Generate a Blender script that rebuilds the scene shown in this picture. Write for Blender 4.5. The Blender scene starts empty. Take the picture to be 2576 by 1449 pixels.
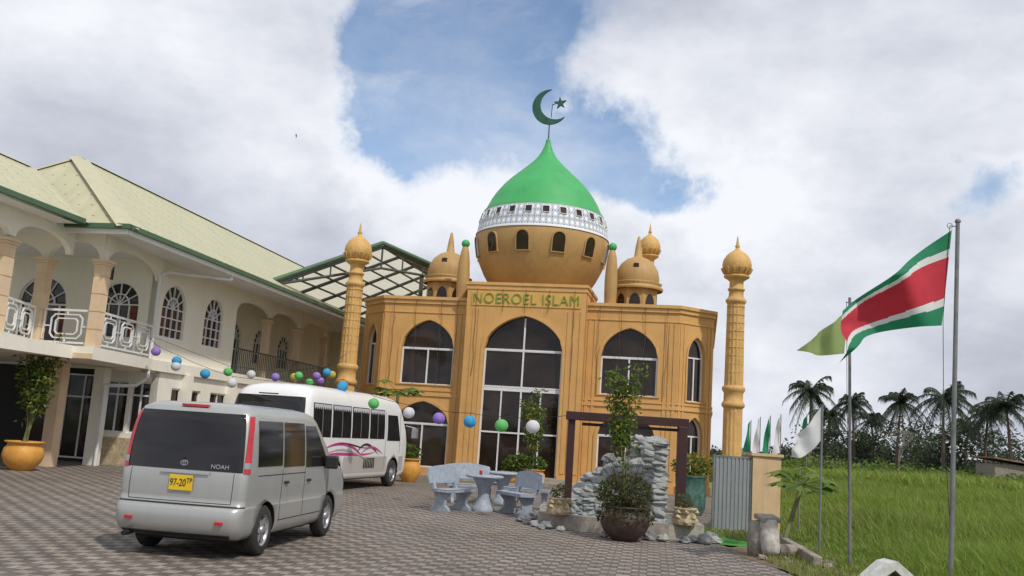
import bpy, bmesh, math, random
import numpy as np
from mathutils import Vector, Matrix
from mathutils.geometry import tessellate_polygon
R=random.Random(7)
scn=bpy.context.scene
COL=bpy.context.collection
rad=math.radians
# ------------------------------------------------------------------ materials
def nt(name):
    m=bpy.data.materials.new(name); m.use_nodes=True
    n=m.node_tree; b=n.nodes['Principled BSDF']
    return m,n,b
def mat(name,c,rough=.7,var=.18,scale=3.,bump=0.,bscale=30.,metal=0.,streak=0.,spec=.5,coat=0.,c2=None,bd=.02):
    m,n,b=nt(name); L=n.links
    tc=n.nodes.new('ShaderNodeTexCoord')
    no=n.nodes.new('ShaderNodeTexNoise'); no.inputs['Scale'].default_value=scale; no.inputs['Detail'].default_value=6; no.inputs['Roughness'].default_value=.65
    L.new(tc.outputs['Object'],no.inputs['Vector'])
    rp=n.nodes.new('ShaderNodeValToRGB')
    lo=c2 if c2 else tuple(x*(1-var) for x in c); hi=tuple(min(1,x*(1+var*.6)) for x in c)
    rp.color_ramp.elements[0].position=.32; rp.color_ramp.elements[1].position=.68
    rp.color_ramp.elements[0].color=(*lo,1); rp.color_ramp.elements[1].color=(*hi,1)
    L.new(no.outputs['Fac'],rp.inputs['Fac'])
    out=rp.outputs['Color']
    if streak>0:
        mp=n.nodes.new('ShaderNodeMapping'); mp.inputs['Scale'].default_value=(5,5,.35)
        L.new(tc.outputs['Object'],mp.inputs['Vector'])
        n2=n.nodes.new('ShaderNodeTexNoise'); n2.inputs['Scale'].default_value=1.6; n2.inputs['Detail'].default_value=7; n2.inputs['Roughness'].default_value=.7
        L.new(mp.outputs['Vector'],n2.inputs['Vector'])
        r2=n.nodes.new('ShaderNodeValToRGB'); r2.color_ramp.elements[0].position=.5; r2.color_ramp.elements[1].position=.78
        r2.color_ramp.elements[0].color=(0,0,0,1); r2.color_ramp.elements[1].color=(streak,)*3+(1,)
        L.new(n2.outputs['Fac'],r2.inputs['Fac'])
        mx=n.nodes.new('ShaderNodeMix'); mx.data_type='RGBA'
        L.new(r2.outputs['Color'],mx.inputs[0]); L.new(out,mx.inputs[6]); mx.inputs[7].default_value=(c[0]*.35,c[1]*.34,c[2]*.36,1)
        out=mx.outputs[2]
    L.new(out,b.inputs['Base Color'])
    b.inputs['Roughness'].default_value=rough; b.inputs['Metallic'].default_value=metal
    b.inputs['Specular IOR Level'].default_value=spec
    b.inputs['Coat Weight'].default_value=coat
    if bump>0:
        n3=n.nodes.new('ShaderNodeTexNoise'); n3.inputs['Scale'].default_value=bscale; n3.inputs['Detail'].default_value=5 if bscale>3 else 1
        L.new(tc.outputs['Object'],n3.inputs['Vector'])
        bp=n.nodes.new('ShaderNodeBump'); bp.inputs['Strength'].default_value=bump; bp.inputs['Distance'].default_value=bd
        L.new(n3.outputs['Fac'],bp.inputs['Height']); L.new(bp.outputs['Normal'],b.inputs['Normal'])
    return m
def translucent(m,c,f):
    b=m.node_tree.nodes['Principled BSDF']; n=m.node_tree
    tr=n.nodes.new('ShaderNodeBsdfTranslucent'); tr.inputs['Color'].default_value=(*c,1)
    ms=n.nodes.new('ShaderNodeMixShader'); ms.inputs[0].default_value=f
    n.links.new(b.outputs[0],ms.inputs[1]); n.links.new(tr.outputs[0],ms.inputs[2]); n.links.new(ms.outputs[0],n.nodes['Material Output'].inputs['Surface'])
    return m
def leafmat(name,c):
    return translucent(mat(name,c,.6,.35,4.,spec=.25),(min(1,c[0]*1.6),min(1,c[1]*1.5),c[2]*.8),.3)
M={}
M['ochre']=mat('ochre_plaster',(.63,.355,.122),.75,.11,1.2,.25,25,streak=.22)
M['ochre_trim']=mat('ochre_trim',(.65,.375,.135),.7,.12,2.,streak=.22)
M['dome_brown']=mat('dome_ochre',(.47,.285,.105),.6,.14,.9,.1,20,streak=.32)
M['minaret']=mat('minaret_ochre',(.62,.37,.125),.65,.2,4,.2,30,streak=.28)
M['green']=mat('dome_green',(.055,.39,.115),.55,.14,.8,.05,15,streak=.22)
M['dkgreen']=mat('crescent_green',(.02,.10,.065),.5,.3,4)
M['glass']=mat('dark_glass',(.030,.017,.012),.06,.5,.7,.35,.9,spec=.45,c2=(.009,.007,.006),bd=.06)
M['carglass']=mat('car_glass',(.014,.013,.014),.07,.3,1.,spec=.6)
M['busglass']=mat('bus_side_glass',(.016,.016,.018),.32,.5,2.,spec=.04)
M['white']=mat('white_frame',(.74,.74,.74),.5,.08,3)
M['cream']=mat('cream_wall',(.84,.80,.69),.8,.05,.8,.12,30,streak=.10)
M['soffit']=mat('soffit_white',(.76,.75,.72),.8,.06,1)
M['peach']=mat('peach_column',(.72,.54,.36),.75,.1,2,.1,30,streak=.15)
M['gutter']=mat('green_gutter',(.07,.14,.075),.5,.15,2)
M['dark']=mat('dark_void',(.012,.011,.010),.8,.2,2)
M['tyre']=mat('tyre_rubber',(.030,.029,.027),.85,.3,8,.2,60)
M['rim']=mat('alloy_rim',(.42,.42,.43),.35,.15,6,metal=.6)
M['silver']=mat('silver_paint',(.43,.435,.42),.36,.06,1.2,metal=.4,coat=.45,streak=.12)
M['buswhite']=mat('bus_white_paint',(.80,.80,.79),.3,.05,1.,coat=.4,streak=.10)
M['busgrey']=mat('bus_grey_paint',(.46,.43,.41),.4,.08,1,coat=.3)
M['red']=mat('lamp_red',(.50,.015,.02),.15,.25,8,coat=.6)
M['plate']=mat('plate_yellow',(.75,.50,.02),.4,.06,6)
M['black']=mat('black_plastic',(.018,.018,.018),.5,.2,5)
M['pink']=mat('decal_pink',(.55,.04,.24),.4,.1,4)
M['chrome']=mat('chrome',(.65,.65,.66),.2,.05,4,metal=.9)
M['marble']=mat('painted_concrete',(.36,.40,.455),.6,.12,9,.3,30,c2=(.25,.29,.345),streak=.2)
M['pot']=mat('orange_clay',(.68,.33,.06),.55,.15,5,.15,20,streak=.25)
M['darkpot']=mat('dark_clay',(.065,.04,.032),.6,.4,5,.4,12)
M['shell']=mat('beige_shell',(.50,.40,.25),.8,.4,10,.8,12)
M['rock']=mat('grey_rock',(.34,.345,.34),.75,.30,6,.6,14)
M['rockd']=mat('dark_rock',(.21,.215,.215),.75,.35,6,.6,14)
M['maroon']=mat('maroon_frame',(.045,.014,.016),.45,.2,4)
M['gate']=mat('grey_gate',(.27,.285,.30),.5,.10,3,streak=.4)
M['wallochre']=mat('ochre_wall',(.62,.44,.25),.8,.12,2,.2,20,streak=.4)
M['pole']=mat('grey_pole',(.19,.195,.20),.5,.3,6)
M['bark']=mat('bark',(.14,.10,.07),.9,.35,8,.5,20)
M['stemg']=mat('green_stem',(.16,.17,.07),.8,.35,8)
M['dirt']=mat('dirt',(.17,.13,.09),.95,.4,5,.6,15)
M['concrete']=mat('concrete',(.30,.265,.22),.9,.4,6,.6,20)
M['concretel']=mat('concrete_pale',(.46,.43,.385),.85,.35,7,.5,20,streak=.35)
M['whiteconc']=mat('white_concrete',(.60,.60,.58),.8,.25,6,.3,20,streak=.4)
M['lettergreen']=mat('letter_green',(.20,.32,.055),.5,.1,4)
M['signpanel']=mat('sign_yellow',(.68,.40,.10),.6,.1,3,streak=.2)
M['water']=mat('basin_blue',(.16,.30,.31),.2,.3,3)
M['tile']=mat('basin_tile',(.36,.32,.27),.7,.35,7,.3,20)
M['turf']=mat('artificial_turf',(.05,.25,.03),.9,.25,20,.5,60)
M['greensteel']=mat('green_steel',(.07,.085,.075),.5,.2,3)
M['flag_g']=translucent(mat('flag_green',(.02,.22,.11),.8,.12,4),(.02,.3,.13),.25)
M['flag_w']=translucent(mat('flag_white',(.74,.74,.76),.8,.06,4),(.7,.7,.72),.3)
M['flag_r']=translucent(mat('flag_red',(.55,.035,.06),.8,.12,4),(.6,.03,.05),.25)
M['flag_l']=translucent(mat('flag_lime',(.34,.44,.18),.8,.12,4),(.40,.52,.18),.35)
M['curtain']=mat('lace',(.5,.5,.52),.9,.5,60)
M['redcurt']=mat('red_curtain',(.15,.05,.03),.9,.4,6)
M['wire']=mat('wire',(.02,.02,.02),.7,.2,4)
M['facadewire']=mat('facade_wire',(.10,.06,.035),.8,.2,4)
M['teal']=mat('mosaic_teal',(.09,.20,.17),.6,.6,9)
M['rust']=mat('rusty_roof',(.22,.13,.09),.8,.4,3)
M['ridge']=mat('ridge_metal',(.50,.47,.32),.5,.08,3)
for k,c in dict(lant_w=(.80,.80,.82),lant_p=(.42,.28,.72),lant_g=(.20,.66,.22),lant_b=(.08,.46,.76),lant_y=(.66,.60,.15)).items():
    M[k]=translucent(mat('paper_'+k,c,.8,.05,4),c,.35)
M['leaf1']=leafmat('leaf_mid',(.08,.135,.028)); M['leaf2']=leafmat('leaf_dark',(.04,.075,.02)); M['leaf3']=leafmat('leaf_light',(.15,.22,.045)); M['leafy']=leafmat('leaf_yellow',(.34,.25,.03))
M['far1']=leafmat('far_leaf_hazed',(.062,.082,.058)); M['far2']=leafmat('far_leaf_dark_hazed',(.045,.060,.050)); M['far3']=leafmat('far_leaf_light_hazed',(.085,.112,.065))  # distance haze put into the leaf colours: paler and bluer greens
M['g1']=leafmat('grass_bright',(.22,.32,.06)); M['g2']=leafmat('grass_mid',(.165,.25,.055)); M['g3']=leafmat('grass_dry',(.30,.30,.13))
M['brush']=leafmat('dry_brush',(.10,.075,.045))
M['canopy']=translucent(mat('canopy_sheet',(.80,.78,.68),.8,.08,2),(.95,.91,.76),.75)
def roofmat():
    m,n,b=nt('corrugated_roof'); L=n.links
    tc=n.nodes.new('ShaderNodeUVMap')
    sp=n.nodes.new('ShaderNodeSeparateXYZ'); L.new(tc.outputs['UV'],sp.inputs[0])
    def mth(op,a,bb=None,cc=None):
        x=n.nodes.new('ShaderNodeMath'); x.operation=op
        for i,v in enumerate((a,bb,cc)):
            if v is None: continue
            if isinstance(v,(int,float)): x.inputs[i].default_value=v
            else: L.new(v,x.inputs[i])
        return x.outputs[0]
    u=sp.outputs[0]; v=sp.outputs[1]
    fu=mth('FRACT',mth('MULTIPLY',u,1/.2)); 
    rib=mth('LESS_THAN',mth('ABSOLUTE',mth('SUBTRACT',fu,.5)),.13)
    fs=mth('ABSOLUTE',mth('SUBTRACT',mth('FRACT',mth('MULTIPLY',u,1/.4)),.5)); fv=mth('ABSOLUTE',mth('SUBTRACT',mth('FRACT',mth('MULTIPLY',v,1/.62)),.5))
    dot=mth('MULTIPLY',mth('LESS_THAN',fs,.08),mth('LESS_THAN',fv,.05))
    no=n.nodes.new('ShaderNodeTexNoise'); no.inputs['Scale'].default_value=1.3; no.inputs['Detail'].default_value=6
    mp=n.nodes.new('ShaderNodeMapping'); mp.inputs['Scale'].default_value=(3,.6,1); L.new(tc.outputs['UV'],mp.inputs[0]); L.new(mp.outputs[0],no.inputs['Vector'])
    rp=n.nodes.new('ShaderNodeValToRGB'); rp.color_ramp.elements[0].position=.3; rp.color_ramp.elements[1].position=.7
    rp.color_ramp.elements[0].color=(.44,.43,.27,1); rp.color_ramp.elements[1].color=(.55,.52,.34,1); L.new(no.outputs['Fac'],rp.inputs['Fac'])
    mx=n.nodes.new('ShaderNodeMix'); mx.data_type='RGBA'; L.new(mth('MULTIPLY',dot,.7),mx.inputs[0]); L.new(rp.outputs[0],mx.inputs[6]); mx.inputs[7].default_value=(.12,.09,.04,1)
    L.new(mx.outputs[2],b.inputs['Base Color']); b.inputs['Roughness'].default_value=.5
    bp=n.nodes.new('ShaderNodeBump'); bp.inputs['Strength'].default_value=.5; bp.inputs['Distance'].default_value=.02
    L.new(rib,bp.inputs['Height']); L.new(bp.outputs[0],b.inputs['Normal'])
    return m
M['roof']=roofmat()
def bandmat():
    m,n,b=nt('lattice_band'); L=n.links
    def mth(op,a,bb=None):
        x=n.nodes.new('ShaderNodeMath'); x.operation=op
        for i,v in enumerate((a,bb)):
            if v is None: continue
            if isinstance(v,(int,float)): x.inputs[i].default_value=v
            else: L.new(v,x.inputs[i])
        return x.outputs[0]
    tc=n.nodes.new('ShaderNodeTexCoord'); sp=n.nodes.new('ShaderNodeSeparateXYZ'); L.new(tc.outputs['Object'],sp.inputs[0])
    a=mth('MULTIPLY',mth('ARCTAN2',sp.outputs[1],sp.outputs[0]),36/math.pi/1.0); z=mth('MULTIPLY',sp.outputs[2],3.6)
    def tri(x): return mth('ABSOLUTE',mth('SUBTRACT',mth('FRACT',x),.5))
    l1=mth('LESS_THAN',tri(mth('ADD',a,z)),.07); l2=mth('LESS_THAN',tri(mth('SUBTRACT',a,z)),.07)
    l3=mth('LESS_THAN',mth('ADD',tri(a),mth('MULTIPLY',tri(z),.8)),.17)
    l5=mth('LESS_THAN',mth('ABSOLUTE',mth('SUBTRACT',mth('ADD',tri(a),tri(z)),.33)),.03)
    low=mth('MULTIPLY',mth('LESS_THAN',sp.outputs[2],10.68),mth('GREATER_THAN',sp.outputs[2],9.84))
    l4=mth('MULTIPLY',mth('MAXIMUM',mth('MAXIMUM',l1,l2),l5),low); l3=mth('MULTIPLY',l3,low)
    mx=n.nodes.new('ShaderNodeMix'); mx.data_type='RGBA'; L.new(mth('MULTIPLY',l4,.8),mx.inputs[0]); mx.inputs[6].default_value=(.76,.77,.78,1); mx.inputs[7].default_value=(.06,.11,.19,1)
    m2=n.nodes.new('ShaderNodeMix'); m2.data_type='RGBA'; L.new(l3,m2.inputs[0]); L.new(mx.outputs[2],m2.inputs[6]); m2.inputs[7].default_value=(.02,.05,.25,1)
    L.new(m2.outputs[2],b.inputs['Base Color']); b.inputs['Roughness'].default_value=.6
    return m
M['band']=bandmat()
def groundmat(kind):
    m,n,b=nt(kind); L=n.links
    g=n.nodes.new('ShaderNodeNewGeometry')
    def noise(s,d=6,vec=None):
        x=n.nodes.new('ShaderNodeTexNoise'); x.inputs['Scale'].default_value=s; x.inputs['Detail'].default_value=d; x.inputs['Roughness'].default_value=.65
        L.new(vec or g.outputs['Position'],x.inputs['Vector']); return x.outputs['Fac']
    def ramp(f,st):
        r=n.nodes.new('ShaderNodeValToRGB'); e=r.color_ramp.elements
        while len(e)<len(st): e.new(.5)
        for i,(p,c) in enumerate(st): e[i].position=p; e[i].color=(*c,1)
        L.new(f,r.inputs['Fac']); return r.outputs['Color']
    def mix(f,a,bb,mode='MIX'):
        x=n.nodes.new('ShaderNodeMix'); x.data_type='RGBA'; x.blend_type=mode
        for i,v in ((0,f),(6,a),(7,bb)):
            if isinstance(v,(int,float)): x.inputs[i].default_value=v
            elif isinstance(v,tuple): x.inputs[i].default_value=(*v,1)
            else: L.new(v,x.inputs[i])
        return x.outputs[2]
    if kind=='paving':
        mp=n.nodes.new('ShaderNodeMapping'); mp.inputs['Rotation'].default_value=(0,0,rad(9)); L.new(g.outputs['Position'],mp.inputs['Vector'])
        br=n.nodes.new('ShaderNodeTexBrick'); br.inputs['Scale'].default_value=1; br.offset=.5
        br.inputs['Brick Width'].default_value=.2; br.inputs['Row Height'].default_value=.2; br.inputs['Mortar Size'].default_value=.010
        br.inputs['Color1'].default_value=(1,1,1,1); br.inputs['Color2'].default_value=(.72,.70,.70,1); br.inputs['Mortar'].default_value=(.30,.28,.26,1)
        L.new(mp.outputs[0],br.inputs['Vector'])
        m2=n.nodes.new('ShaderNodeMapping'); m2.inputs['Scale'].default_value=(5,5,0); m2.inputs['Location'].default_value=(0,0,.5); L.new(mp.outputs[0],m2.inputs['Vector'])
        ck=n.nodes.new('ShaderNodeTexChecker'); ck.inputs['Scale'].default_value=1; ck.inputs['Color1'].default_value=(.345,.30,.26,1); ck.inputs['Color2'].default_value=(.16,.137,.12,1); L.new(m2.outputs[0],ck.inputs['Vector'])
        c=mix(.85,ck.outputs['Color'],br.outputs['Color'],'MULTIPLY')
        c=mix(1.,c,ramp(noise(.35),[(.3,(.70,.69,.67)),(.7,(1.12,1.1,1.07))]),'MULTIPLY')
        c=mix(1.,c,ramp(noise(9),[(.3,(.66,.66,.66)),(.7,(1.15,1.15,1.15))]),'MULTIPLY')
        c=mix(ramp(noise(.9,8),[(.50,(0,0,0)),(.75,(.55,.55,.55))]),c,(.20,.17,.14))
        L.new(c,b.inputs['Base Color']); b.inputs['Roughness'].default_value=.8
        bp=n.nodes.new('ShaderNodeBump'); bp.inputs['Strength'].default_value=.5; bp.inputs['Distance'].default_value=.012; L.new(br.outputs['Fac'],bp.inputs['Height']); bp.invert=True
        L.new(bp.outputs[0],b.inputs['Normal'])
    else:
        c=mix(noise(.25),ramp(noise(.8),[(.3,(.10,.16,.035)),(.55,(.15,.22,.05)),(.75,(.23,.25,.09))]),ramp(noise(5),[(.3,(.11,.17,.04)),(.7,(.20,.24,.08))]))
        c=mix(ramp(noise(.5),[(.60,(0,0,0)),(.74,(.6,.6,.6))]),c,(.17,.14,.085))
        L.new(c,b.inputs['Base Color']); b.inputs['Roughness'].default_value=.95
    return m
M['paving']=groundmat('paving'); M['field']=groundmat('field')
# ------------------------------------------------------------------ builder
class B:
    def __init__(s): s.v=[];s.f=[];s.m=[];s.s=[]
    def add(s,vs,fs,m=0,sm=False):
        o=len(s.v); s.v+=[tuple(x) for x in vs]
        for f in fs: s.f.append(tuple(i+o for i in f)); s.m.append(m); s.s.append(sm)
        return s
    def box(s,c,d,m=0,rz=0,rx=0,ry=0):
        mt=Matrix.Rotation(rz,3,'Z')@Matrix.Rotation(ry,3,'Y')@Matrix.Rotation(rx,3,'X')
        vs=[Vector(c)+mt@Vector((x*d[0]/2,y*d[1]/2,z*d[2]/2)) for x in(-1,1) for y in(-1,1) for z in(-1,1)]
        return s.add(vs,[(0,1,3,2),(4,6,7,5),(0,4,5,1),(2,3,7,6),(0,2,6,4),(1,5,7,3)],m)
    def prism(s,p,z0,z1,m=0,cap=True):
        n=len(p); vs=[(x,y,z0) for x,y in p]+[(x,y,z1) for x,y in p]
        fs=[(i,(i+1)%n,n+(i+1)%n,n+i) for i in range(n)]
        if cap: fs+=[tuple(range(n-1,-1,-1)),tuple(range(n,2*n))]
        return s.add(vs,fs,m)
    def plate(s,O,a,u,p,t,m=0):
        O=Vector(O);a=Vector(a).normalized();u=Vector(u).normalized();nn=a.cross(u); n=len(p)
        vs=[O+a*x+u*y+nn*t/2 for x,y in p]+[O+a*x+u*y-nn*t/2 for x,y in p]
        tr=tessellate_polygon([[Vector((x,y,0)) for x,y in p]])
        fs=[tuple(q) for q in tr]+[tuple(n+i for i in q) for q in tr]+[(i,(i+1)%n,n+(i+1)%n,n+i) for i in range(n)]
        return s.add(vs,fs,m)
    def panel(s,O,a,outer,holes=(),thick=.2,m=0,up=(0,0,1),mr=None):
        O=Vector(O);a=Vector(a).normalized();up=Vector(up).normalized();nn=a.cross(up)
        loops=[[Vector((x,y,0)) for x,y in outer]]+[[Vector((x,y,0)) for x,y in h] for h in holes]
        tr=tessellate_polygon(loops); fl=[q for l in loops for q in l]
        s.add([O+a*q.x+up*q.y for q in fl],[tuple(t) for t in tr],m)
        for l in loops:
            n=len(l); s.add([O+a*q.x+up*q.y for q in l]+[O+a*q.x+up*q.y-nn*thick for q in l],[(i,(i+1)%n,n+(i+1)%n,n+i) for i in range(n)],m if mr is None else mr)
        return s
    def tube(s,p0,p1,r0,r1=None,n=8,m=0,cap=True,sm=True):
        r1=r0 if r1 is None else r1
        p0=Vector(p0);p1=Vector(p1);d=(p1-p0).normalized()
        a=d.orthogonal().normalized();b=d.cross(a)
        vs=[];
        for p,r in((p0,r0),(p1,r1)):
            for i in range(n):
                t=2*math.pi*i/n; vs.append(p+a*r*math.cos(t)+b*r*math.sin(t))
        fs=[(i,(i+1)%n,n+(i+1)%n,n+i) for i in range(n)]
        s.add(vs,fs,m,sm)
        if cap: s.add(vs,[tuple(range(n)),tuple(range(n,2*n))],m)
        return s
    def path(s,pts,r,n=6,m=0):
        for a,b in zip(pts,pts[1:]): s.tube(a,b,r,None,n,m,False)
        return s
    def lathe(s,prof,c=(0,0,0),n=32,m=0,sm=True,flute=0,fa=0.,ax='Z'):
        k=len(prof);vs=[]
        for r,z in prof:
            for i in range(n):
                t=2*math.pi*i/n; rr=r*(1+fa*math.cos(flute*t)) if flute else r
                x,y=rr*math.cos(t),rr*math.sin(t)
                vs.append((c[0]+x,c[1]+y,c[2]+z) if ax=='Z' else (c[0]+z,c[1]+x,c[2]+y))
        return s.add(vs,[(j*n+i,j*n+(i+1)%n,(j+1)*n+(i+1)%n,(j+1)*n+i) for j in range(k-1) for i in range(n)],m,sm)
    def rock(s,c,d,m=0,seed=0,n=9):
        r=random.Random(seed); ph=[(r.uniform(0,6),r.uniform(0,6),r.uniform(1.2,3.2)) for _ in range(5)]
        vs=[];rows=6
        for j in range(rows+1):
            th=math.pi*j/rows
            for i in range(n):
                a=2*math.pi*i/n; v=Vector((math.sin(th)*math.cos(a),math.sin(th)*math.sin(a),math.cos(th)))
                k=1+.13*sum(math.sin(v.dot(Vector((math.cos(p),math.sin(p),math.cos(q))))*f*2+q) for p,q,f in ph)/1.5
                if v.z<0: v.z*=.6
                vs.append((c[0]+v.x*d[0]*k/2,c[1]+v.y*d[1]*k/2,c[2]+v.z*d[2]*k/2))
        fs=[(j*n+i,(j+1)*n+i,(j+1)*n+(i+1)%n,j*n+(i+1)%n) for j in range(rows) for i in range(n)]
        return s.add(vs,fs,m)
    def leaves(s,c,rd,n,size,mats=(0,1,2),seed=0,droop=0,shell=.5):
        r=random.Random(seed)
        for _ in range(n):
            while 1:
                v=Vector((r.uniform(-1,1),r.uniform(-1,1),r.uniform(-1,1)))
                if v.length<=1 and v.length>.05: break
            v=v.normalized()*(v.length**shell)
            p=Vector((c[0]+v.x*rd[0],c[1]+v.y*rd[1],c[2]+v.z*rd[2]))
            d=Vector((r.uniform(-1,1),r.uniform(-1,1),r.uniform(-.8,.6)-droop)).normalized(); w=d.orthogonal().normalized()
            w=Matrix.Rotation(r.uniform(0,6.3),3,d)@w; L=size*r.uniform(.6,1.4)
            s.add([p,p+d*L*.5+w*L*.22,p+d*L,p+d*L*.5-w*L*.22],[(0,1,2,3)],r.choice(mats))
        return s
    def mesh(s,name,mats):
        me=bpy.data.meshes.new(name); me.from_pydata(s.v,[],s.f)
        for q in mats: me.materials.append(q)
        me.polygons.foreach_set('material_index',s.m); me.polygons.foreach_set('use_smooth',s.s)
        me.update(); return me
    def obj(s,name,mats,parent=None,loc=(0,0,0),rz=0,label=None,cat=None,group=None,kind=None,fix=False,bevel=0,rot=None):
        if not isinstance(mats,(list,tuple)): mats=[mats]
        me=s.mesh(name,mats)
        if fix:
            bm=bmesh.new(); bm.from_mesh(me); bmesh.ops.remove_doubles(bm,verts=bm.verts,dist=.0005); bmesh.ops.recalc_face_normals(bm,faces=bm.faces); bm.to_mesh(me); bm.free()
        o=bpy.data.objects.new(name,me); COL.objects.link(o)
        o.location=loc; o.rotation_euler=rot if rot else (0,0,rz)
        if parent: o.parent=parent
        if bevel:
            md=o.modifiers.new('bevel','BEVEL'); md.width=bevel; md.segments=2; md.limit_method='ANGLE'; md.angle_limit=.6
        tag(o,label,cat,group,kind); return o
def tag(o,label=None,cat=None,group=None,kind=None):
    if label:o['label']=label
    if cat:o['category']=cat
    if group:o['group']=group
    if kind:o['kind']=kind
def thing(name,label,cat,loc=(0,0,0),rz=0,group=None):
    o=bpy.data.objects.new(name,None); COL.objects.link(o); o.empty_display_size=.3; o.location=loc; o.rotation_euler=(0,0,rz); tag(o,label,cat,group); return o
def text(name,body,size,loc,rot,mt,parent,ext=.01,sx=1.,off=0,sp=1.):
    cu=bpy.data.curves.new(name,'FONT'); cu.body=body; cu.size=size; cu.extrude=ext; cu.align_x='CENTER'; cu.align_y='CENTER'; cu.offset=off; cu.space_character=sp
    t=bpy.data.objects.new('tmp',cu); COL.objects.link(t)
    me=bpy.data.meshes.new_from_object(t.evaluated_get(bpy.context.evaluated_depsgraph_get())); bpy.data.objects.remove(t)
    me.materials.clear(); me.materials.append(mt)
    o=bpy.data.objects.new(name,me); COL.objects.link(o); o.parent=parent; o.location=loc; o.rotation_euler=rot; o.scale=(sx,1,1)
    return o
def copytree(src,loc,rz,label=None):
    o=src.copy(); COL.objects.link(o); o.location=loc; o.rotation_euler=(0,0,rz)
    if label:o['label']=label
    for ch in list(src.children):
        c=ch.copy(); COL.objects.link(c); c.parent=o
        for g in list(ch.children):
            k=g.copy(); COL.objects.link(k); k.parent=c
    return o
def arch(cx,w,z0,zs,zt,n=12,pointed=True):
    p=[(cx-w/2,z0),(cx+w/2,z0)]
    def h(sv): 
        b=math.sqrt(max(0,1-(1-sv)**2)); return (.8*b+.2*sv) if pointed else b
    for i in range(n+1):
        x=1-i/n; p.append((cx+w/2*x, zs+(zt-zs)*h(1-x)))
    for i in range(1,n+1):
        x=i/n; p.append((cx-w/2*x, zs+(zt-zs)*h(1-x)))
    return p
def arch_in(cx,w,z0,zs,zt,d,pointed=True): return arch(cx,w-2*d,z0+d,zs,zt-d,pointed=pointed)
def window(parent,O,a,cx,w,z0,zs,zt,rec=.14,mull=(0,),trans=(),fw=.055,glass='glass',pointed=True,archring=True,vtop=None,name='window',curtain=False,fan=False,depth=.05):
    O=Vector(O);a=Vector(a).normalized();nn=a.cross(Vector((0,0,1)))
    base=O-nn*rec
    b=B(); b.panel(base,a,arch(cx,w+.04,z0-.02,zs,zt+.02,pointed=pointed),(),.01)
    if curtain: 
        k=w*.2
        b.panel(base+nn*.004,a,[(cx-w/2+.08,z0+.1),(cx-w/2+.08+k,z0+.1),(cx-w/2+.08+k*.8,zs+.1),(cx-w/2+.08,zs+.1)],(),.001,1)
        b.panel(base+nn*.004,a,[(cx+w/2-.08-k,z0+.1),(cx+w/2-.08,z0+.1),(cx+w/2-.08,zs+.1),(cx+w/2-.08-k*.8,zs+.1)],(),.001,1)
    g=b.obj(name,[M[glass],M['redcurt']],parent)
    f=B(); base2=base+nn*depth
    f.panel(base2,a,arch(cx,w,z0,zs,zt,pointed=pointed),[arch_in(cx,w,z0,zs,zt,fw,pointed)] ,depth) if archring else f.panel(base2,a,[(cx-w/2,z0),(cx+w/2,z0),(cx+w/2,zs),(cx-w/2,zs)],[[(cx-w/2+fw,z0+fw),(cx+w/2-fw,z0+fw),(cx+w/2-fw,zs-fw),(cx-w/2+fw,zs-fw)]],depth)
    for zz in [zs]+list(trans): f.panel(base2+nn*.004,a,[(cx-w/2+.01,zz-fw/2),(cx+w/2-.01,zz-fw/2),(cx+w/2-.01,zz+fw/2),(cx-w/2+.01,zz+fw/2)],(),depth)
    for k in mull: 
        zz=zt-.06 if (k==0 and vtop) else zs
        f.panel(base2+nn*.002,a,[(cx+k-fw/2,z0+.01),(cx+k+fw/2,z0+.01),(cx+k+fw/2,zz),(cx+k-fw/2,zz)],(),depth)
    if fan:
        for ang in (30,60,90,120,150):
            t=rad(ang); hx=math.cos(t)*(w/2-.03); hz=math.sin(t)*(zt-zs-.03); px=-math.sin(t)*.015; pz=math.cos(t)*.015
            f.panel(base2+nn*.006,a,[(cx-px,zs-pz),(cx+px,zs+pz) ,(cx+hx+px,zs+hz+pz),(cx+hx-px,zs+hz-pz)],(),depth)
        rr=[];ri=[]
        for i in range(13):
            t=math.pi*i/12; rr.append((cx+math.cos(t)*w*.25,zs+math.sin(t)*(zt-zs)*.5)); ri.append((cx+math.cos(t)*w*.22,zs+math.sin(t)*(zt-zs)*.45))
        f.panel(base2+nn*.008,a,rr+ri[::-1],(),depth)
    f.obj('frame',M['white'],g)
    return g
def offset(poly,d):
    n=len(poly);out=[]
    A=sum(poly[i][0]*poly[(i+1)%n][1]-poly[(i+1)%n][0]*poly[i][1] for i in range(n))
    sg=1 if A>0 else -1
    for i in range(n):
        p0=Vector(poly[i-1]);p1=Vector(poly[i]);p2=Vector(poly[(i+1)%n])
        e1=(p1-p0).normalized();e2=(p2-p1).normalized()
        n1=Vector((e1.y,-e1.x))*sg;n2=Vector((e2.y,-e2.x))*sg
        k=(n1+n2); k=k/(1+n1.dot(n2)); q=p1+k*d; out.append((q.x,q.y))
    return out
# ------------------------------------------------------------------ camera
cam=bpy.data.cameras.new('camera'); co=bpy.data.objects.new('camera',cam); COL.objects.link(co); scn.camera=co
f=2350.; pt_=math.atan(371/f); ro=rad(3.8)
F=Vector((0,math.cos(pt_),math.sin(pt_)));R0=Vector((1,0,0));U0=Vector((0,-math.sin(pt_),math.cos(pt_)))
cr=R0*math.cos(ro)+U0*math.sin(ro); cu=-R0*math.sin(ro)+U0*math.cos(ro)
co.matrix_world=Matrix(((cr.x,cu.x,-F.x,0),(cr.y,cu.y,-F.y,0),(cr.z,cu.z,-F.z,1.7),(0,0,0,1)))
cam.sensor_width=36; cam.lens=36*f/2576; cam.clip_end=3000; cam.clip_start=.05
scn.view_settings.view_transform='Standard'; scn.view_settings.look='None'; scn.view_settings.exposure=0
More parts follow.
